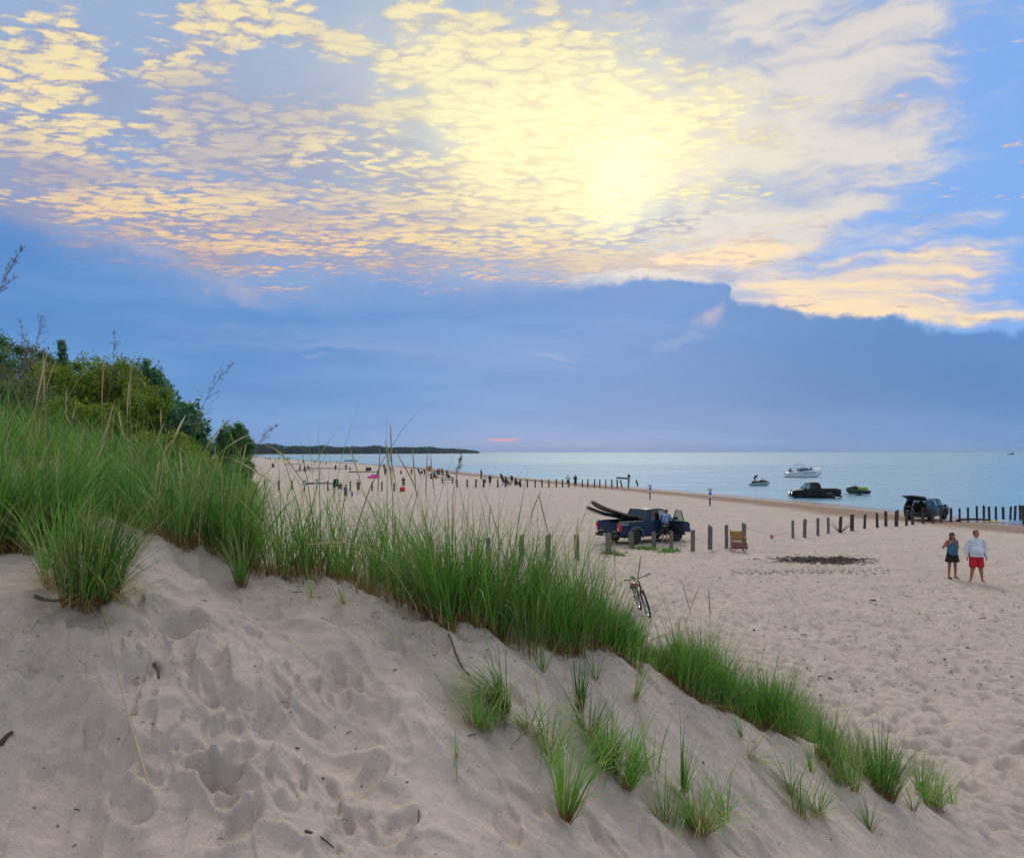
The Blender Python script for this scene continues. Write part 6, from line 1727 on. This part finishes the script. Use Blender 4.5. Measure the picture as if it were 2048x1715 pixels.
# ------------------------------------------------------------------ beach things
q = at(895, 966)
t = thing('picnic_table', 'grey wooden picnic table beside the crowd on the beach', 'table', q, R(8)); t.scale = (1.15,)*3
MB().box((0, 0, .75), (1.9, .75, .05)).build('table_top', WOOD, t, bevel=.01)
for s in (1, -1):
    MB().box((0, s*.68, .45), (1.9, .26, .05)).build('bench', WOOD, t, bevel=.01)
    b = MB().tube([(s*.65, -.62, 0), (s*.65, -.25, .73)], .05, None, 4).tube([(s*.65, .62, 0), (s*.65, .25, .73)], .05, None, 4).box((s*.65, 0, .41), (.06, 1.5, .09))
    b.build('leg_frame', WOOD_D, t)
q = at(746, 956)
t = thing('float_ring', 'bright pink inflatable ring lying on the beach', 'float', q, 0); t.scale = (1.5,)*3
MB().tube([(math.cos(a)*.5, math.sin(a)*.5, .2+.1*math.sin(a)) for a in np.linspace(0, 2*PI, 25)], .17, None, 10, caps=False).build('ring', mat('pink_vinyl', (.75, .06, .35), .3), t)
MB().tube([(.45, 0, .3), (.62, 0, .75), (.5, 0, .95)], .1, .07, 8).build('neck', mat('violet_vinyl', (.3, .08, .5), .3), t)
q = at(804.7, 983)
t = thing('beach_bag', 'bright red bag on the sand seen through the grass', 'bag', q, .3); t.scale = (.8,)*3
MB().loft([[(math.cos(a)*w, math.sin(a)*w*.6, z) for a in np.linspace(0, 2*PI, 13)[:-1]] for w, z in ((.3, 0), (.42, .2), (.40, .5), (.30, .66))]).build('bag_body', mat('red_bag', (.55, .03, .02), .6), t)
MB().tube([(-.25, 0, .62), (-.12, 0, .9), (.12, 0, .9), (.25, 0, .62)], .025, None, 6).build('strap', BLACK, t)
def beach_chair(px, py, yaw, s, label):
    q = at(px, py); t = thing('folding_chair', label, 'chair', q, R(yaw), 'dark folding chairs on the far beach'); t.scale = (s,)*3
    MB().box((0, 0, .32), (.55, .5, .04), rot=(.1, 0, 0)).build('seat', CL['black'], t); MB().box((0, .33, .68), (.55, .04, .72), rot=(-.35, 0, 0)).build('backrest', CL['navy'], t)
    for x in (.27, -.27):
        MB().tube([(x, -.25, 0), (x, .25, .5)], .018, None, 5).build('leg', BLACK, t); MB().tube([(x, .3, 0), (x, -.25, .42), ], .018, None, 5).build('leg', BLACK, t)
        MB().box((x, 0, .52), (.06, .5, .03)).build('armrest', BLACK, t)
beach_chair(1011, 970, 110, 1.6, 'tall dark folding chair at the left of the far seated group')
beach_chair(1019, 971, 80, 1.3, 'dark folding chair, middle of the far seated group')
beach_chair(1037, 971, 70, 1.1, 'low dark folding chair at the right of the far seated group')
beach_chair(671, 977, 200, 1.2, 'dark chair under the person in black on the left beach')
beach_chair(841, 950, 120, 1.3, 'dark folding chair left of the crowd')
def crate(px, py, s, label, m):
    q = at(px, py); t = thing('cooler_box', label, 'cooler', q, rng.uniform(0, 1)); t.scale = (s,)*3
    MB().box((0, 0, .2), (.6, .35, .4)).build('tub', m, t, bevel=.03); MB().box((0, 0, .43), (.62, .37, .06)).build('lid', WHITE, t, bevel=.02)
crate(737, 941, 2.0, 'long dark box on the beach near the water', BLACK)
crate(864, 957, 1.1, 'black cooler on the sand left of the crowd', BLACK)
DRIFT = mat('driftwood', (.075, .06, .045), .9, var=.4, vscale=4, bump=.6)
for px, py, L, yaw, lab in ((590, 929, 8, .05, 'long dark driftwood log on the far left beach'), (655, 938, 13, .02, 'long low drift line of logs on the left beach'), (728, 945, 7, -.05, 'driftwood log near the water before the float ring'), (640, 969, 5, .1, 'driftwood log between the far left posts'), (610, 942, 5, 0, 'driftwood pile behind the walking pair'), (1948, 1043.5, 3.0, 0.15, 'dark driftwood at the foot of the close-set posts')):
    q = at(px, py); P_ = [(-L/2, 0, .12), (-L/5, .3, .2), (L/6, -.2, .22), (L/2, .1, .1)]
    o = MB().tube(spline(P_, 10), .14 if L > 4 else .1, .07, 8).build('driftwood_log', DRIFT, loc=q); o.rotation_euler = (0, 0, yaw); tag(o, lab, 'driftwood', 'driftwood on the beach')
q = at(1681, 1064)
b = MB()
for k in range(12):
    a = rng.uniform(0, 6.28); L = rng.uniform(.3, .75); e = rng.uniform(.15, 1.1)
    b.tube(spline([(0.05*math.cos(a), 0, .02), (L*.5*math.cos(a), L*.4*math.sin(a), L*.5*e), (L*math.cos(a)*1.1, L*math.sin(a), L*e*1.1)], 6), .022, .008, 5)
o = b.build('driftwood_branch', DRIFT, loc=q); tag(o, 'spiky driftwood branch at the foot of a post right of the flag', 'driftwood')
for pts_, r_, lab in (([(70, 1186), (100, 1194), (150, 1201)], .012, 'dark bent twig on the sand left of the largest tuft'), ([(308, 1338), (316, 1360), (318, 1388)], .011, 'short black stick poking from the eroded sand at left'),
                      ([(885, 1240), (900, 1290), (920, 1330), (940, 1352)], .008, 'long thin root lying down the slope under the fountain of grass'), ([(0, 1530), (12, 1515), (24, 1505)], .014, 'brown chip of wood at the left edge of the photo'),
                      ([(610, 1690), (640, 1700), (668, 1712)], .006, 'thin straight brown twig near the bottom of the photo'), ([(838, 1640), (836, 1672), (832, 1700)], .004, 'thin upright twig near the bottom of the photo')):
    W_ = [at(a, b) for a, b in pts_]; W_ = [Vector((w.x, w.y, gz(w.x, w.y)+r_*.8)) for w in W_]; o_ = W_[0].copy()
    o = MB().tube(spline([tuple(w-o_) for w in W_], 9), r_, r_*.5, 6).build('twig', DRIFT, loc=o_); tag(o, lab, 'twig')
# litter between the close-set posts at the right edge
for px, py, c, lab in ((1985, 1043, (.55, .5, .05), 'yellow cloth lying among the close-set posts'), (2008, 1042, (.6, .62, .65), 'white cloth lying among the close-set posts'), (2030, 1043.5, (.15, .3, .6), 'blue cloth lying among the close-set posts')):
    q = at(px, py); rings = []
    for u in np.linspace(-1, 1, 7): rings.append([(u*.4, v_*.25, .04+.10*math.cos(u*2+v_)*math.cos(v_*1.5)) for v_ in (-1, -.5, 0, .5, 1)]+[(u*.4, v_*.24, .0) for v_ in (1, 0, -1)])
    o = MB().loft(rings).build('crumpled_towel', cloth('cloth_towel', c), loc=q); tag(o, lab, 'towel', 'towels by the posts')

# ------------------------------------------------------------------ stuff on the sand
def twigs(name, n_, pts, size, m, label, flat=0.2, thick=0.004):
    V, Fc, o = [], [], 0
    for (x, y) in pts:
        z = gz(x, y); L = size*math.exp(rng.normal()*.5); a = rng.uniform(0, 6.28); th = thick*math.exp(rng.normal()*.4)
        d = np.array((math.cos(a), math.sin(a), rng.normal()*flat))*L/2; c = np.array((x, y, z+th*.6+abs(d[2])*.5))
        v, f = tube([c-d, c+np.array((0, 0, L*.08)), c+d], th, th*.6, 4); V.append(v); Fc.append(f+o); o += len(v)
    q = np_mesh(name, np.vstack(V), np.vstack(Fc), m); tag(q, label, 'debris', kind='stuff')
c0 = at(1640, 1120)
pts = []
for k in range(2000):
    r_ = abs(rng.normal()); 
    pts.append((c0.x+rng.normal()*0.75+(0.3 if k % 3 else -0.5), c0.y+rng.normal()*0.55))
twigs('seaweed_patch', 0, pts, 0.15, mat('seaweed', (.10, .08, .07), .9, var=.4), 'dark brown patch of dried weed on the sand between chair and couple', .12, .012)
pts = []
for k in range(420):
    s = rng.uniform(); a = at(1780-320*rng.uniform(), 1138+rng.normal()*3+ (8*s))
    if a: pts.append((a.x, a.y))
for k in range(700):
    a = at(rng.uniform(1180, 2048), rng.uniform(1048, 1400)); 
    if a and a.y > 12: pts.append((a.x, a.y))
for k in range(500):
    a = at(rng.uniform(560, 1900), rng.uniform(975, 1050))
    if a and a.y > 12: pts.append((a.x, a.y))
twigs('beach_debris', 0, pts, 0.07, DRIFT, 'scattered dark bits of bark and weed on the trampled beach', .08, .009)
pts = []
for k in range(230):
    a = at(rng.uniform(0, 1900), rng.uniform(1180, 1715))
    if a and a.y < 11: pts.append((a.x, a.y))
for k in range(260):
    px = rng.uniform(520, 1640); a = at(px, float(np.interp(px, [c[0] for c in crest_px], [c[1] for c in crest_px]))+abs(rng.normal())*35)
    if a and a.y < 11: pts.append((a.x, a.y))
twigs('slope_debris', 0, pts, 0.020, DRIFT, 'small twigs and crumbs scattered over the sand slope', .1, .0022)
# fallen blades on the slope
V_, F_, A_ = [], [], []
n_ = 380; rt = []
for k in range(n_):
    px = rng.uniform(0, 1850); a = at(px, float(np.interp(px, [c[0] for c in crest_px], [c[1] for c in crest_px]))+abs(rng.normal())*70+10)
    rt.append((a.x, a.y, gz(a.x, a.y)+.008))
rt = np.array(rt)
V_, F_, A_ = blades(rt, rng.uniform(.12, .5, n_), rng.uniform(-1.9, .6, n_), rng.uniform(1.25, 1.5, n_), rng.uniform(.0, .5, n_), np.full(n_, .0052), rng.uniform(0, 1, n_), rng.uniform(.1, 1, n_), clampz=True)
A_[:, 0] = np.maximum(A_[:, 0], .3)
o = np_mesh('fallen_blades', V_, F_, GRASS, attrs={'leaf': A_}); tag(o, 'loose fallen grass blades lying on the sand slope', 'grass blades', kind='stuff')

# ------------------------------------------------------------------ the far wooded shore
FAR = leaf_material('far_wood', ((0.022, 0.075, 0.07), (0.045, 0.12, 0.10)), transl=0.3)  # greens pushed to teal: part of the distance haze is in the leaf colour
def far_shore():
    pts = [(300, 906, 1500), (520, 906.2, 1600), (700, 905.6, 1900), (850, 905.2, 2200), (930, 904.8, 2450), (958, 904.5, 2550)]
    tops = np.interp; xs = [300, 520, 600, 700, 720, 860, 930, 950, 958]; hs = [24, 22, 16.5, 15, 15.5, 13, 9, 5, 2]
    V, Fc, A, o = [], [], [], 0
    r4 = np.random.default_rng(3)
    gp = []
    for i in range(1700):
        px = r4.uniform(300, 957); d = float(np.interp(px, [p[0] for p in pts], [p[2] for p in pts]))+r4.uniform(0, 90)
        x = (px-1024)/F*d; hmax = float(np.interp(px, xs, hs))/F*d
        hh = hmax*(0.72+0.3*r4.uniform()*(0.7+0.5*math.sin(px*.09)*math.sin(px*.031)))
        R_ = r4.uniform(4, 8)*min(1, hmax/12+.2)
        n = 46
        u = r4.normal(0, 1, (n, 3)); u /= np.linalg.norm(u, axis=1)[:, None]; u[:, 2] = np.abs(u[:, 2])*1.0
        P = np.stack([x+u[:, 0]*R_, d+u[:, 1]*R_, WATER_Z+1+(hh-R_*.8)+u[:, 2]*R_*.8-r4.uniform(0, 1, n)**2*hh*.75], -1)
        a = r4.normal(0, 1, (n, 3)); a /= np.linalg.norm(a, axis=1)[:, None]; b = np.cross(a, r4.normal(0, 1, (n, 3))); b /= np.linalg.norm(b, axis=1)[:, None]
        s = r4.uniform(1.4, 3.2, n)[:, None]
        q = np.stack([P-a*s, P+b*s*.7, P+a*s, P-b*s*.7], 1).reshape(-1, 3); q[:, 2] = np.maximum(q[:, 2], WATER_Z)
        V.append(q); Fc.append(np.arange(n*4).reshape(-1, 4)+o); o += n*4
        at_ = np.ones((n, 4, 4), np.float32); at_[..., 1] = np.clip(r4.uniform()*.6+r4.uniform(0, .4, n), 0, 1)[:, None]; A.append(at_.reshape(-1, 4))
    w = np_mesh('far_wood', np.vstack(V), np.vstack(Fc), FAR, attrs={'leaf': np.vstack(A)}); tag(w, 'dark wooded shore along the horizon at left', 'woods', kind='stuff')
    # land under it, with a thin pale beach
    m = MB(); ring = []
    for px in np.linspace(290, 966, 60):
        d = float(np.interp(px, [p[0] for p in pts], [p[2] for p in pts])); x0 = (px-1024)/F*(d-28); x1 = (px-1024)/F*(d+100)
        ring.append([(x0, d-28, WATER_Z-.4), (x0, d-12, WATER_Z+.5), (x1, d+20, WATER_Z+1.6), (x1, d+110, WATER_Z+1.6), (x1, d+110, WATER_Z-.5)])
    m.loft(ring, closed=False, caps=False); o = m.build('far_land', SAND); tag(o, kind='structure')
far_shore()

# ------------------------------------------------------------------ the air over the lake
def haze():
    b = MB().box((0, 2800, 12.0), (15000, 9400, 44.0)); 
    m = bpy.data.materials.new('haze'); m.use_nodes = True; t = m.node_tree; t.nodes.clear()
    v = t.nodes.new('ShaderNodeVolumePrincipled'); v.inputs['Color'].default_value = (0.68, 0.84, 1.0, 1); v.inputs['Density'].default_value = 6e-5
    o = t.nodes.new('ShaderNodeOutputMaterial'); t.links.new(v.outputs[0], o.inputs['Volume'])
    o = b.build('haze', m, smooth=False); tag(o, kind='stuff')
haze()
